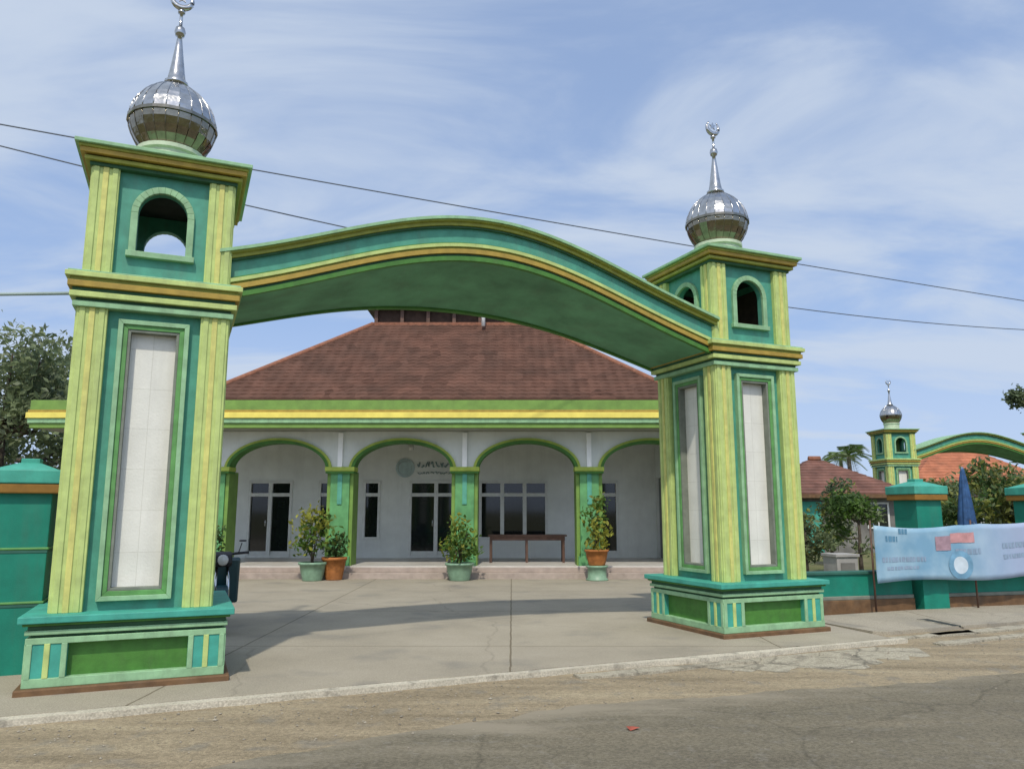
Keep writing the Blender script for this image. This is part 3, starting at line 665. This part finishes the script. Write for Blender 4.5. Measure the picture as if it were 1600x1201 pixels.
# table on the veranda
tb = empty('wooden_table', (.40, 20.5, .275))
tag(tb, 'long low brown wooden table on the veranda beneath the triple window', 'table')
tp = MB()
for k in range(3): tp.box(-1.02, 1.02, -.31+k*.21, -.31+k*.21+.20, .66, .70)
tp.build('tabletop', M['wood'], tb, bevel=.006)
MB().box(-.97,.97,-.27,-.24,.56,.655).box(-.97,.97,.24,.27,.56,.655).build('apron', M['wood'], tb)
for x in (-.95,-.02,.93):
    for y in (-.26,.26): MB().box(x-.03,x+.03,y-.03,y+.03,0,.66).build('leg', M['wood'], tb)

# ------------------------------------------------------------------ pots
def bush(pp, z, blobs, n, size, mats, seed):
    """stems fanning out of the pot and leaf clumps at their ends"""
    st = MB(); r = random.Random(seed)
    for b in blobs:
        for q in range(2):
            e = Vector((b[0]+r.uniform(-.5,.5)*b[3], b[1]+r.uniform(-.5,.5)*b[4], z+b[2]+r.uniform(-.3,.5)*b[5]))
            m_ = Vector((e.x*.35, e.y*.35, z+(e.z-z)*.5)); st.tube([(r.uniform(-.04,.04), r.uniform(-.04,.04), z-.05), tuple(m_), tuple(e)], [.014,.011,.005], 5)
    st.build('stems', M['bark'], pp); leaves('foliage', mats, pp, [(b[0],b[1],b[2]+z,*b[3:]) for b in blobs], n, size, droop=.3, aspect=.55)
def pot(parent, name, m, r0, r1, h, pos=(0,0,0), foot=False):
    pr = [(r0,0),(r0*1.02,.02),((r0+r1)/2*1.05,h*.5),(r1,h*.86),(r1*1.1,h*.87),(r1*1.1,h),(r1*.92,h),(r1*.88,h*.9)]
    o = MB().lathe(pr, 24, c=pos).build(name, m, parent)
    MB().lathe([(r1*.9,h*.9),(r1*.5,h*.92),(.01,h*.93)], 20, c=pos).build('soil', M['soil'], o); return o
pp = empty('potted_plant', (-4.62, 18.25, 0)); tag(pp, 'yellow-green leafy plant in pale green pot beside the first full pier', 'potted plant', 'plants in front of the piers')
pot(pp, 'pot', M['potgreen'], .22, .30, .42); bush(pp, .40, [(-.05,0,1.05,.30,.25,.28),(-.2,0,.75,.26,.24,.25),(.2,0,.85,.25,.24,.26),(.02,-.05,.45,.30,.25,.25),(-.25,-.05,.35,.2,.2,.2)], 420, .14, [M['leaf2'],M['leaf4'],M['leaf4'],M['leaf1']], 1)
pp = empty('potted_plant', (-4.17, 18.45, 0)); tag(pp, 'terracotta pot with short plant right of the pale green pot', 'potted plant', 'plants in front of the piers')
pot(pp, 'pot', M['terracotta'], .19, .27, .52); bush(pp, .50, [(0,0,.22,.24,.2,.2),(.1,0,.38,.18,.18,.16)], 200, .12, [M['leaf1'],M['leaf2'],M['leaf3']], 2)
pp = empty('potted_plant', (-1.22, 18.3, 0)); tag(pp, 'bushy dark green plant in pot before the middle pier', 'potted plant', 'plants in front of the piers')
pot(pp, 'pot', M['potgreen'], .23, .31, .40); bush(pp, .38, [(0,-.05,.28,.38,.32,.25),(-.18,0,.48,.24,.22,.22),(.13,0,.62,.25,.22,.24),(-.02,0,.88,.2,.2,.22),(.22,0,.36,.22,.22,.2)], 480, .12, [M['leaf2'],M['leaf1'],M['leaf4'],M['leaf1']], 3)
pp = empty('potted_plant', (1.98, 18.35, 0)); tag(pp, 'upright plant in orange pot on a pale green stand, right-hand pier', 'potted plant', 'plants in front of the piers')
MB().lathe([(.26,0),(.26,.03),(.22,.05),(.22,.28),(.26,.30),(.26,.335)], 24).build('stand', M['potgreen'], pp)
pot(pp, 'pot', M['terracotta'], .19, .26, .36, (0,0,.338)); bush(pp, .66, [(0,0,.2,.26,.22,.2),(.06,0,.5,.26,.22,.25),(-.04,0,.85,.24,.22,.26),(.08,0,1.1,.18,.18,.2)], 420, .12, [M['leaf2'],M['leaf1'],M['leaf4']], 4)
pp = empty('potted_plant', (-7.02, 18.3, 0)); tag(pp, 'brown-orange pot half hidden behind the left gate tower', 'potted plant', 'plants in front of the piers')
pot(pp, 'pot', M['terracotta'], .20, .28, .62); bush(pp, .58, [(0,0,.25,.24,.2,.2),(.05,0,.5,.2,.2,.2)], 220, .12, [M['leaf1'],M['leaf2'],M['leaf3']], 5)

# ------------------------------------------------------------------ motorcycle, mostly behind the left tower
bk = empty('motorcycle', (-4.10, 11.05, 0), R(-66)); tag(bk, 'dark parked motorcycle with teal fender half hidden behind left gate tower', 'motorcycle')
def wheel(x):
    ty = MB().tube([(x+.245*math.cos(t), 0, .295+.245*math.sin(t)) for t in np.linspace(0,6.283,33)[:-1]], .048, 8, closed=True).build('wheel', M['rubber'], bk)
    rim = MB().tube([(x+.195*math.cos(t), 0, .295+.195*math.sin(t)) for t in np.linspace(0,6.283,33)[:-1]], .016, 6, closed=True)
    for k in range(10): rim.tube([(x,0,.295),(x+.195*math.cos(k*.628),0,.295+.195*math.sin(k*.628))], .008, 5)
    rim.tube([(x,-.07,.295),(x,.07,.295)], .04, 10); rim.build('rim', M['chrome'], ty)
wheel(-.62); wheel(.60)
MB().tube([(.60,-.08,.295),(.52,-.08,.62),(.46,-.07,.86)], .024, 8).tube([(.60,.08,.295),(.52,.08,.62),(.46,.07,.86)], .024, 8).build('fork', M['chrome'], bk)
fd = MB(); ang = np.linspace(.1, 2.5, 12)
for a0, a1 in zip(ang[:-1], ang[1:]):
    q = lambda a, r: (.60+r*math.cos(a), .295+r*math.sin(a)); fd.hexa([q(a0,.305),q(a1,.305),q(a1,.325),q(a0,.325)], -.075, .075, ID)
fd.build('front_fender', M['bikeblue'], bk, bevel=.01)
bd = MB(); prof = [(-.95,.72),(-.75,.62),(-.30,.50),(.05,.46),(.30,.50),(.42,.80),(.50,.98),(.42,1.02),(.30,.84),(.12,.62),(-.10,.66),(-.45,.76),(-.92,.80)]
bd.hexa(prof, -.12, .12, ID); bd.hexa([(.28,.36),(.36,.36),(.50,.96),(.42,.98)], -.23, .23, ID); bd.build('body', M['bikeblue'], bk, bevel=.03)
MB().hexa([(-.95,.79),(-.10,.66),(.10,.70),(.02,.78),(-.30,.80),(-.90,.88)], -.13, .13, ID).build('seat', M['black'], bk, bevel=.03)
MB().hexa([(-.25,.26),(.20,.26),(.26,.46),(-.20,.48)], -.13, .13, ID).build('engine', M['black'], bk, bevel=.03)
MB().tube([(-.62,.0,.295),(-.1,.09,.33)], .03, 6).tube([(-.75,-.13,.34),(-.3,-.13,.30)], [.05,.03], 8).build('exhaust', M['chrome'], bk)
MB().tube([(.36,-.34,1.03),(.42,-.16,1.02),(.45,0,.99),(.42,.16,1.02),(.36,.34,1.03)], .018, 8).tube([(.38,-.30,1.03),(.35,-.36,1.03)],.024,8).build('handlebar', M['black'], bk)
MB().hexa([(.46,.84),(.56,.88),(.55,1.0),(.44,1.06),(.38,1.0)], -.12, .12, ID).build('headlight_cowl', M['black'], bk, bevel=.03)
MB().lathe([(.002,.0),(.06,.012),(.075,.03)], 16).build('headlight', M['lens'], bk, loc=(.58,0,.94)).rotation_euler = (0, R(-90), 0)
for s in (-1,1):
    MB().tube([(.42,.2*s,1.02),(.43,.24*s,1.16)], .007, 5).lathe([(.045,0),(.05,.01),(.045,.02)], 12, c=(.43,.25*s,1.18)).build('mirror', M['black'], bk)
MB().box(-1.0,-.94,-.08,.08,.70,.78).build('tail_light', M['redlens'], bk, bevel=.01)
MB().tube([(-.05,-.12,.27),(-.05,-.26,.0)], .014, 6).build('kickstand', M['chrome'], bk)

# ------------------------------------------------------------------ boundary walls and piers
def fence_pier(loc, rz, label):
    o = empty('boundary_pier', loc, rz); tag(o, label, 'pier', 'turquoise boundary piers')
    b = MB().box(-.25,.25,-.27,.27,-.08,1.86,0)
    for z in (.64,1.17): b.box(-.256,.256,-.276,.276,z,z+.035,1).box(-.263,.263,-.283,.283,z+.035,z+.06,2)
    b.build('shaft', [M['walltq'], M['walldk'], M['mid']], o, bevel=.008)
    c = MB().box(-.325,.325,-.345,.345,1.77,1.868,0).box(-.335,.335,-.355,.355,1.87,2.01,1)
    c.build('cap', [M['pierband'], M['cyan']], o, bevel=.012)
    t = MB(); t.add([(-.30,-.32,2.008),(.30,-.32,2.008),(.30,.32,2.008),(-.30,.32,2.008),(-.09,-.10,2.09),(.09,-.10,2.09),(.09,.10,2.09),(-.09,.10,2.09)], [(0,1,5,4),(1,2,6,5),(2,3,7,6),(3,0,4,7),(4,5,6,7)])
    t.box(-.085,.085,-.095,.095,2.085,2.135); t.build('finial', M['cyan'], o, bevel=.006)
    return o
RW = math.atan2(1.6, 6.6)
wd = Vector((math.cos(RW), math.sin(RW), 0))
W0 = Vector((4.35, 12.66, 0))                         # right wall runs from the tower back corner
fence_pier(gw(-.235, 1.36), YAW, 'near turquoise pier with brown-banded cap left of the gate')
pA = W0 + wd*2.72; pB = pA + wd*2.56
fence_pier(pA + Vector((0,.12,0)), RW, 'turquoise boundary pier standing behind left half of the blue banner')
fence_pier(pB + Vector((0,.12,0)), RW, 'turquoise boundary pier at the right edge of the view')
def low_wall(start, length, rz, label, h=.56):
    o = empty('low_wall', start, rz); tag(o, label, 'wall', 'low turquoise boundary walls')
    MB().box(0,length,0,.18,.16,h).build('wall_body', M['walltq'], o, bevel=.01)
    MB().box(0,length,-.03,.21,h,h+.05).build('coping', M['walldk'], o, bevel=.01)
    MB().box(0,length,-.04,.22,-.08,.16,0).box(0,length,-.025,.205,.16,.22,1).build('skirting', [M['brown'], M['reveal']], o, bevel=.01); return o
low_wall(W0, 2.42, RW, 'low turquoise wall with brown base between gate tower and nearer right pier')
low_wall(pA + wd*.27, 2.02, RW, 'low turquoise wall with brown base between the two right piers')
low_wall(pB + wd*.27, 9.0, RW, 'low turquoise wall running right from the frame-edge pier')
low_wall(gw(-6.5, 1.25), 5.97, YAW, 'boundary wall running left from the near turquoise pier', h=1.7)

# banner tied along the right wall
def banner():
    m = bpy.data.materials.new('banner print'); m.use_nodes = True; nt = m.node_tree; N = nt.nodes; L = nt.links; b = N['Principled BSDF']; b.inputs['Roughness'].default_value = .55
    tc = N.new('ShaderNodeTexCoord'); sp = N.new('ShaderNodeSeparateXYZ'); L.new(tc.outputs['Object'], sp.inputs[0])
    n = N.new('ShaderNodeTexNoise'); n.inputs['Scale'].default_value = 1.6; n.inputs['Detail'].default_value = 4; L.new(tc.outputs['Object'], n.inputs[0])
    r = N.new('ShaderNodeValToRGB'); e = r.color_ramp.elements; e[0].position = .38; e[0].color = (.17,.33,.46,1); e[1].position = .66; e[1].color = (.34,.49,.58,1); L.new(n.outputs[0], r.inputs[0])
    mr = N.new('ShaderNodeMapRange'); mr.inputs[1].default_value = 1.6; mr.inputs[2].default_value = 2.9; L.new(sp.outputs[0], mr.inputs[0])
    mx = N.new('ShaderNodeMix'); mx.data_type = 'RGBA'; L.new(mr.outputs[0], mx.inputs[0]); L.new(r.outputs[0], mx.inputs[6]); mx.inputs[7].default_value = (.32,.39,.54,1)
    L.new(mx.outputs[2], b.inputs['Base Color'])
    bo = empty('banner', W0 + wd*1.50 + Vector((math.sin(RW), -math.cos(RW), 0))*.31, RW)
    tag(bo, 'long pale blue printed banner tied along the low turquoise wall', 'banner')
    W, z0, z1 = 4.0, .44, 1.36; nx, nz = 60, 10; vs = []; fs = []
    def S(x, v):
        sag = .05*math.sin(math.pi*((x*1.1) % 1.8)/1.8)
        y = .010*math.sin(x*5+v*2) + .006*math.sin(x*11+1+v*3) + .004*math.sin(x*23+v*9) - .01 ; zt = z1 - sag + (.06 if x > 1.7 else 0)*min(1,(x-1.7)/.4 if x > 1.7 else 0)
        zb = z0 + .03*math.sin(x*2.2) + .02*x
        return (x, y, zb + (zt-zb)*v)
    for i in range(nx+1):
        for j in range(nz+1): vs.append(S(W*i/nx, j/nz))
    for i in range(nx):
        for j in range(nz): a = i*(nz+1)+j; fs.append((a,a+nz+1,a+nz+2,a+1))
    c = MB().add(vs, fs, 0, True).build('cloth', m, bo); sd = c.modifiers.new('thickness','SOLIDIFY'); sd.thickness = .004
    def deco(name, m, u0, u1, v0, v1, k=10, off=-.012):
        vs = []; fs = []
        for i in range(k+1):
            for v in (v0, v1): x = u0+(u1-u0)*i/k; p = S(x, v); vs.append((p[0], p[1]+off, p[2]))
        for i in range(k): fs.append((2*i,2*i+2,2*i+3,2*i+1))
        return vs, fs
    pr = MB(); 
    vs, fs = deco('',0,1.16,1.46,.55,.82); pr.add(vs, fs, 0); vs, fs = deco('',0,1.46,1.92,.68,.86); pr.add(vs, fs, 1)
    pr.build('red_print', [mat('banner dull red', (.36,.24,.28), .6, .15, 8), mat('banner pink', (.52,.27,.27), .6, .12, 8)], c)
    rs = random.Random(9); pm = [mat('banner grey blue', (.25,.34,.45), .6, .1, 8), mat('banner deep blue', (.10,.24,.36), .6, .1, 8)]
    for v, u0, u1, h, mi in ((.40,.12,.95,.045,0),(.93,.45,.62,.05,1),(.78,.20,.42,.05,1),(.52,1.55,2.05,.05,0),(.24,.2,.8,.03,0),(.60,2.5,3.7,.05,0),(.40,2.5,3.5,.04,0)):
        x = u0; tx = MB()
        while x < u1:
            w = rs.uniform(.03,.07); vs, fs = deco('',0,x,min(x+w,u1),v-h,v+h,2,-.010); tx.add(vs, fs, 0); x += w+rs.uniform(.01,.025)
        tx.build('faint_print', pm[mi], c)
    # round picture of a pale building on dark blue
    ci = MB(); cx, cz = 1.62, .27
    for r0, r1, mi in ((.0,.15,0),(.15,.25,1)):
        k = 28; vs = []; fs = []
        for i in range(k+1):
            t = math.pi*2*i/k
            for r in (r0, r1): x = cx + r*math.cos(t)*.95; v = min(.97,max(.03, cz + r*math.sin(t)*1.05)); p = S(x, v); vs.append((p[0], p[1]-.014, p[2]))
        for i in range(k): fs.append((2*i,2*i+2,2*i+3,2*i+1))
        ci.add(vs, fs, mi)
    ci.build('round_print', [mat('banner white', (.55,.64,.70), .6, .1, 5), mat('banner blue ring', (.16,.33,.47), .6, .2, 4)], c)
    for x in (0.02, 2.0, 3.97):
        p = S(x, 1); MB().tube([(p[0],p[1],p[2]-.02),(p[0]+.02,.05,p[2]+.03),(x,.10,p[2]+.01)], .006, 5).build('tie', M['cable'], bo)
        MB().tube([(x,.10,-.06),(x,.10,1.44)], .016, 6).build('stake', M['wood'], bo)
banner()

# ------------------------------------------------------------------ things behind the right wall
def house(name, cx, cy, w, d, he, hr, walls, roofm, label, rz=0.0, group=None, door=None):
    o = empty(name, (cx, cy, 0), rz); tag(o, label, 'house', group)
    b = MB().box(-w/2,w/2,-d/2,d/2,-.1,he); b.build('wall', walls, o)
    r = MB(); ov = .5; ri = max(.2, (w-d)/2); rows = 12
    E = [(-w/2-ov,-d/2-ov),(w/2+ov,-d/2-ov),(w/2+ov,d/2+ov),(-w/2-ov,d/2+ov)]; T = [(-ri,0),(ri,0),(ri,0),(-ri,0)]
    for i in range(rows):
        f0, f1 = i/rows, (i+1)/rows
        for k in range(4):
            j = (k+1) % 4; L = lambda q, p, f: (q[0]+(p[0]-q[0])*f, q[1]+(p[1]-q[1])*f)
            a, b2, c, d2 = L(E[k],T[k],f0), L(E[j],T[j],f0), L(E[j],T[j],f1), L(E[k],T[k],f1); za, zb = he+(hr-he)*f0+.05, he+(hr-he)*f1+.02
            r.add([(*a,za-.06),(*b2,za-.06),(*a,za),(*b2,za),(*c,zb),(*d2,zb)], [(0,1,3,2),(2,3,4,5)])
    ro = r.build('roof', roofm, o)
    MB().tube([(-ri,0,hr+.06),(ri,0,hr+.06)], .12, 8).build('ridge', M['rust'], ro)
    MB().box(-w/2-ov,w/2+ov,-d/2-ov,-d/2-ov+.05,he-.16,he-.012).build('eave_board', M['brown'], ro)
    for x in np.linspace(-w/2+.9, w/2-.9, max(2,int(w/2))):
        if door is not None and abs(x-door) < .8: continue
        f = MB(); fn = ID; ring(f, [(x-.38,.95),(x+.38,.95),(x+.38,1.85),(x-.38,1.85)], [(x-.45,.88),(x+.45,.88),(x+.45,1.92),(x-.45,1.92)], -d/2-.05, -d/2-.001, fn, 0, True)
        f.box(x-.02,x+.02,-d/2-.04,-d/2-.002,.95,1.85); fo = f.build('window', M['frame'], o); MB().box(x-.38,x+.38,-d/2-.012,-d/2-.003,.95,1.85).build('pane', M['glass'], fo)
    if door is not None: MB().box(door-.5,door+.5,-d/2-.06,-d/2-.004,-.05,1.95).build('door', M['cyan'], o)
    return o
roof_a = mat('weathered red tiles', (.165,.078,.058), .9, .25, 1.5, dirt=.3); roof_b = mat('orange red tiles', (.40,.145,.075), .9, .2, 1.5, dirt=.25)
hw = mat('stained grey render', (.20,.195,.18), .9, .25, 1.2, dirt=.6)
house('village_house', 13.15, 33.5, 4.9, 4.4, 2.25, 3.75, hw, roof_a, 'small grey house with dull red tiled roof right of the gate tower', 0, 'houses behind the wall', -1.2)
house('village_house', 26.6, 46.5, 7, 5, 3.2, 5.3, hw, roof_b, 'house with bright orange tiled roof seen beneath the far arch', 0, 'houses behind the wall')
# grey concrete block against the house
wb = MB().box(-.25,.25,-.25,.25,-.05,.62,0).box(-.28,.28,-.28,.28,.62,.68,0).box(-.17,.17,-.262,-.251,.12,.50,1)
tag(wb.build('water_trough', [mat('raw concrete', (.36,.35,.33), .9, .12, 3, .2, 30, dirt=.3), hw], loc=(7.1,17.0,0), rz=.2, bevel=.01), 'squat pale grey concrete basin on the grass behind the low wall', 'basin')
# closed blue parasol
pr = empty('parasol', (9.45, 16.2, 0)); tag(pr, 'tall closed dark blue parasol standing behind the blue banner', 'parasol')
MB().tube([(0,0,-.08),(0,0,2.5)], .022, 8).build('pole', M['chrome'], pr)
cn = MB(); rows = [(.03,2.46),(.055,2.30),(.085,2.0),(.115,1.7),(.135,1.45),(.15,1.25),(.13,1.15)]; vs = []; fs = []; k = 24
for rr_, z in rows:
    for i in range(k): q = rr_*(1+.28*(1 if i % 3 == 0 else -.5)); vs.append((q*math.cos(6.283*i/k), q*math.sin(6.283*i/k), z+.03*math.sin(i*2)))
for a in range(len(rows)-1):
    for i in range(k): fs.append((a*k+i, a*k+(i+1)%k, (a+1)*k+(i+1)%k, (a+1)*k+i))
cn.add(vs, fs, 0, True).build('canopy', M['blue'], pr); MB().lathe([(.24,-.08),(.24,.0),(.06,.06)], 20).build('base', M['inside'], pr)

def tree(name, loc, h, blobs, n, size, mats, label, cat='tree', group=None, trunk=.16, lean=0.0, crown='crown'):
    o = empty(name, loc); tag(o, label, cat, group)
    t = MB(); top = Vector((lean, 0, h*.62)); t.tube([(0,0,-.15),(lean*.3,.02,h*.2),(lean*.7,-.03,h*.42),tuple(top)], [trunk*1.25,trunk,trunk*.8,trunk*.55], 10)
    for b in blobs:
        s = Vector((lean*.6, 0, h*.38)) if b[2] < h*.6 else top*.9; e = Vector(b[:3]); mid = (s+e)/2 + Vector((0,0,-.05*h))
        t.tube([tuple(s),tuple(mid),tuple(e)], [trunk*.5,trunk*.32,trunk*.12], 6)
    t.build('trunk', M['bark'], o); leaves(crown, mats, o, blobs, n, size); return o
TL = [M['tl3'], M['tl1'], M['tl1'], M['tl2']]
def cloud_blobs(cx, cz, rx, rz, k, seed, ry=None, s=.42):
    r = random.Random(seed); out = []
    for _ in range(k):
        a, b = r.uniform(0,6.28), math.sqrt(r.uniform(0,1)); q = r.uniform(.7,1.25)*s*min(rx,rz)
        out.append((cx+rx*.8*b*math.cos(a), (ry or rx)*.8*r.uniform(-1,1), cz+rz*.8*b*math.sin(a), q*1.1, q, q*.85))
    return out
tree('broad_tree', (-17.0, 25.5, 0), 7.4, cloud_blobs(0, 5.1, 3.1, 2.5, 20, 31), 7000, .25, TL, 'tall leafy tree with gaps of sky at the left edge of the view', group='trees around the mosque', trunk=.22)
tree('broad_tree', (-20.5, 31, 0), 6.5, cloud_blobs(0, 4.0, 3.4, 2.2, 16, 32), 6500, .26, TL, 'lower dark tree behind the tall tree at the left edge', group='trees around the mosque', trunk=.2)
tree('shrub', (-13.6, 27, 0), 4.4, cloud_blobs(0, 2.7, 1.7, 1.5, 10, 33), 3000, .22, TL, 'rounded shrub under the left end of the yellow fascia', 'shrub', 'shrubs near the mosque', trunk=.1)
tree('broad_tree', (21.6, 30, 0), 7.4, cloud_blobs(0, 6.2, 1.55, .75, 8, 34), 3500, .2, [M['tl3'],M['tl3'],M['tl1']], 'dark treetop poking in at the right edge above the far gateway', group='trees around the mosque', trunk=.14)
tree('shrub', (11.9, 18.8, 0), 2.9, cloud_blobs(0, 1.75, 1.15, .95, 13, 35), 4200, .15, [M['leaf3'],M['leaf2'],M['tl1'],M['leaf2']], 'olive green bush right of the blue parasol', 'shrub', 'shrubs behind the right wall', trunk=.07)
tree('shrub', (9.1, 20.5, 0), 2.3, cloud_blobs(0, 1.2, .7, .8, 8, 36), 1800, .14, [M['leaf3'],M['leaf1'],M['tl1']], 'dark green bush in front of the grey house', 'shrub', 'shrubs behind the right wall', trunk=.05)
tree('shrub', (7.3, 19.5, 0), 1.9, cloud_blobs(0, 1.0, .5, .7, 7, 37), 1100, .13, [M['leaf3'],M['leaf2'],M['tl1']], 'small bush beside the right edge of the gate tower', 'shrub', 'shrubs behind the right wall', trunk=.05)
tree('shrub', (8.5, 16.3, 0), 1.5, cloud_blobs(0, .75, .55, .5, 7, 41), 1100, .11, [M['leaf2'],M['leaf4'],M['tl1']], 'low yellowish bush just left of the pier behind the banner', 'shrub', 'shrubs behind the right wall', trunk=.04)
tree('shrub', (10.0, 24.5, 0), 2.9, cloud_blobs(0, 1.6, .8, 1.0, 8, 42), 1800, .15, [M['tl3'],M['leaf2'],M['tl2']], 'taller thin shrub against the grey house wall', 'shrub', 'shrubs behind the right wall', trunk=.05)
tree('shrub', (14.9, 25.5, 0), 3.6, cloud_blobs(0, 2.2, 1.5, 1.2, 12, 43), 3200, .17, [M['leaf3'],M['tl1'],M['leaf2']], 'broad olive shrub below the orange roof', 'shrub', 'shrubs behind the right wall', trunk=.07)
# palms behind the red-roofed house
def palm(loc, h, label, seed, n=15, L=1.9):
    o = empty('palm_tree', loc); tag(o, label, 'palm tree', 'palms behind the red roof'); r = random.Random(seed)
    MB().tube([(0,0,-.1),(.1,0,h*.5),(.05,.05,h)], [.17,.13,.10], 9).build('trunk', M['bark'], o)
    mb = MB()
    for k in range(n):
        az = k*2.4+r.uniform(-.3,.3); el = r.uniform(.15,1.2); d = Vector((math.cos(az)*math.cos(el), math.sin(az)*math.cos(el), math.sin(el))); sd = Vector((-math.sin(az), math.cos(az), 0)); ll = L*r.uniform(.8,1.1)
        P = lambda t: Vector((.05,.05,h)) + d*ll*t + Vector((0,0,-.75*ll*t*t))
        mb.tube([P(t) for t in (0,.25,.5,.75,1)], [.025,.02,.016,.01,.004], 5, 0)
        for t in np.linspace(.12,1,20):
            for s in (-1,1):
                p = P(t); le = .5*ll*.55*(1.15-abs(t-.45)*1.1); tip = p + sd*s*le*.8 + d*le*.45 + Vector((0,0,-.35*le)); w = d*.035
                mb.add([p-w, p+w, tip], [(0,1,2)], r.choice((0,1)))
    mb.build('fronds', [M['tl1'], M['leaf1']], o); return o
palm((17.9, 41, 0), 4.45, 'short palm rising just behind the dull red roof', 1)
palm((19.6, 46, 0), 4.6, 'second palm to the right of the first, farther back', 2, L=1.7)

# far tree line: one mass
def treeline():
    bl = []; r = random.Random(77)
    for k in range(110):
        x = -75 + k*1.75 + r.uniform(-.6,.6); h = r.uniform(2.2,3.4)+1.0*math.sin(x*.13); bl.append((x, 78+r.uniform(-4,4), h*.9, 2.0, 1.6, h))
    o = leaves('tree_line', [M['tl3'], M['tl3'], M['tl1']], None, bl, 26000, .62); tag(o, 'distant dark band of trees along the horizon', 'trees', kind='stuff')
treeline()

# pale water tank behind the roof
wt = empty('water_tank', (-5.0, 26.5, 0)); tag(wt, 'pale blue water tank standing behind the left shoulder of the tiled roof', 'water tank')
MB().lathe([(.36,6.75),(.385,6.78),(.385,7.02),(.40,7.04),(.385,7.06),(.385,7.3),(.40,7.32),(.385,7.34),(.385,7.66),(.36,7.72),(.16,7.84),(.14,7.90),(.02,7.91)], 26).build('tank', M['tank'], wt)
sd = MB().box(-.48,.48,-.48,.48,6.66,6.75)
for x in (-.4,.4):
    for y in (-.4,.4): sd.box(x-.05,x+.05,y-.05,y+.05,-.07,6.66)
sd.build('stand', M['inside'], wt)

# power lines
def line_on_plane(px, py, n):
    th = R(9.3); f = 1200.0; u, v = (px-800)/f, (py-600.5)/f
    d = Vector((u, math.cos(th)+v*math.sin(th), math.sin(th)-v*math.cos(th))); t = ((GO + GN*n) - Vector((0,0,1.6))).dot(GN)/d.dot(GN)
    return Vector((0,0,1.6)) + d*t
for pts, n, lab in (([(0,195),(700,318),(1600,470)], 6.0, 'upper of the two dark overhead cables crossing the sky'), ([(0,228),(390,322),(1600,515)], 6.4, 'lower of the two dark overhead cables crossing behind the arch')):
    P = [line_on_plane(x, y, n) for x, y in pts]
    s = [(p - GO).dot(GA) for p in P]; co = np.polyfit(s, [p.z for p in P], 2); co[0] = max(co[0], .0004)
    c1 = np.polyfit(s, [p.z - co[0]*q*q for p, q in zip(P, s)], 1)
    tp = [tuple(gw(a, n, co[0]*a*a + c1[0]*a + c1[1])) for a in np.linspace(-28, 42, 60)]
    tag(MB().tube(tp, .012, 6).build('overhead_cable', M['cable']), lab, 'cable', 'dark overhead cables')
a0 = gw(.15, .9, 3.87); tag(MB().tube([tuple(a0 + Vector((-x, x*.05, .000*x*x+.05*x*(.0)))) for x in np.linspace(0, 26, 20)], .018, 6).build('overhead_cable', M['palecable']), 'pale level cable running left from the cornice of the left tower', 'cable', 'pale cable')
# scrap on the road
tag(MB().add([(-.045,-.03,0),(.05,-.025,.012),(.04,.035,.002),(-.04,.03,.018),(0,0,.02)], [(0,1,4),(1,2,4),(2,3,4),(3,0,4)]).build('paper_scrap', mat('red paper', (.32,.08,.05), .8, .2, 8), loc=(.92,6.2,-.042), rz=.5), 'small crumpled red scrap lying on the asphalt', 'litter')
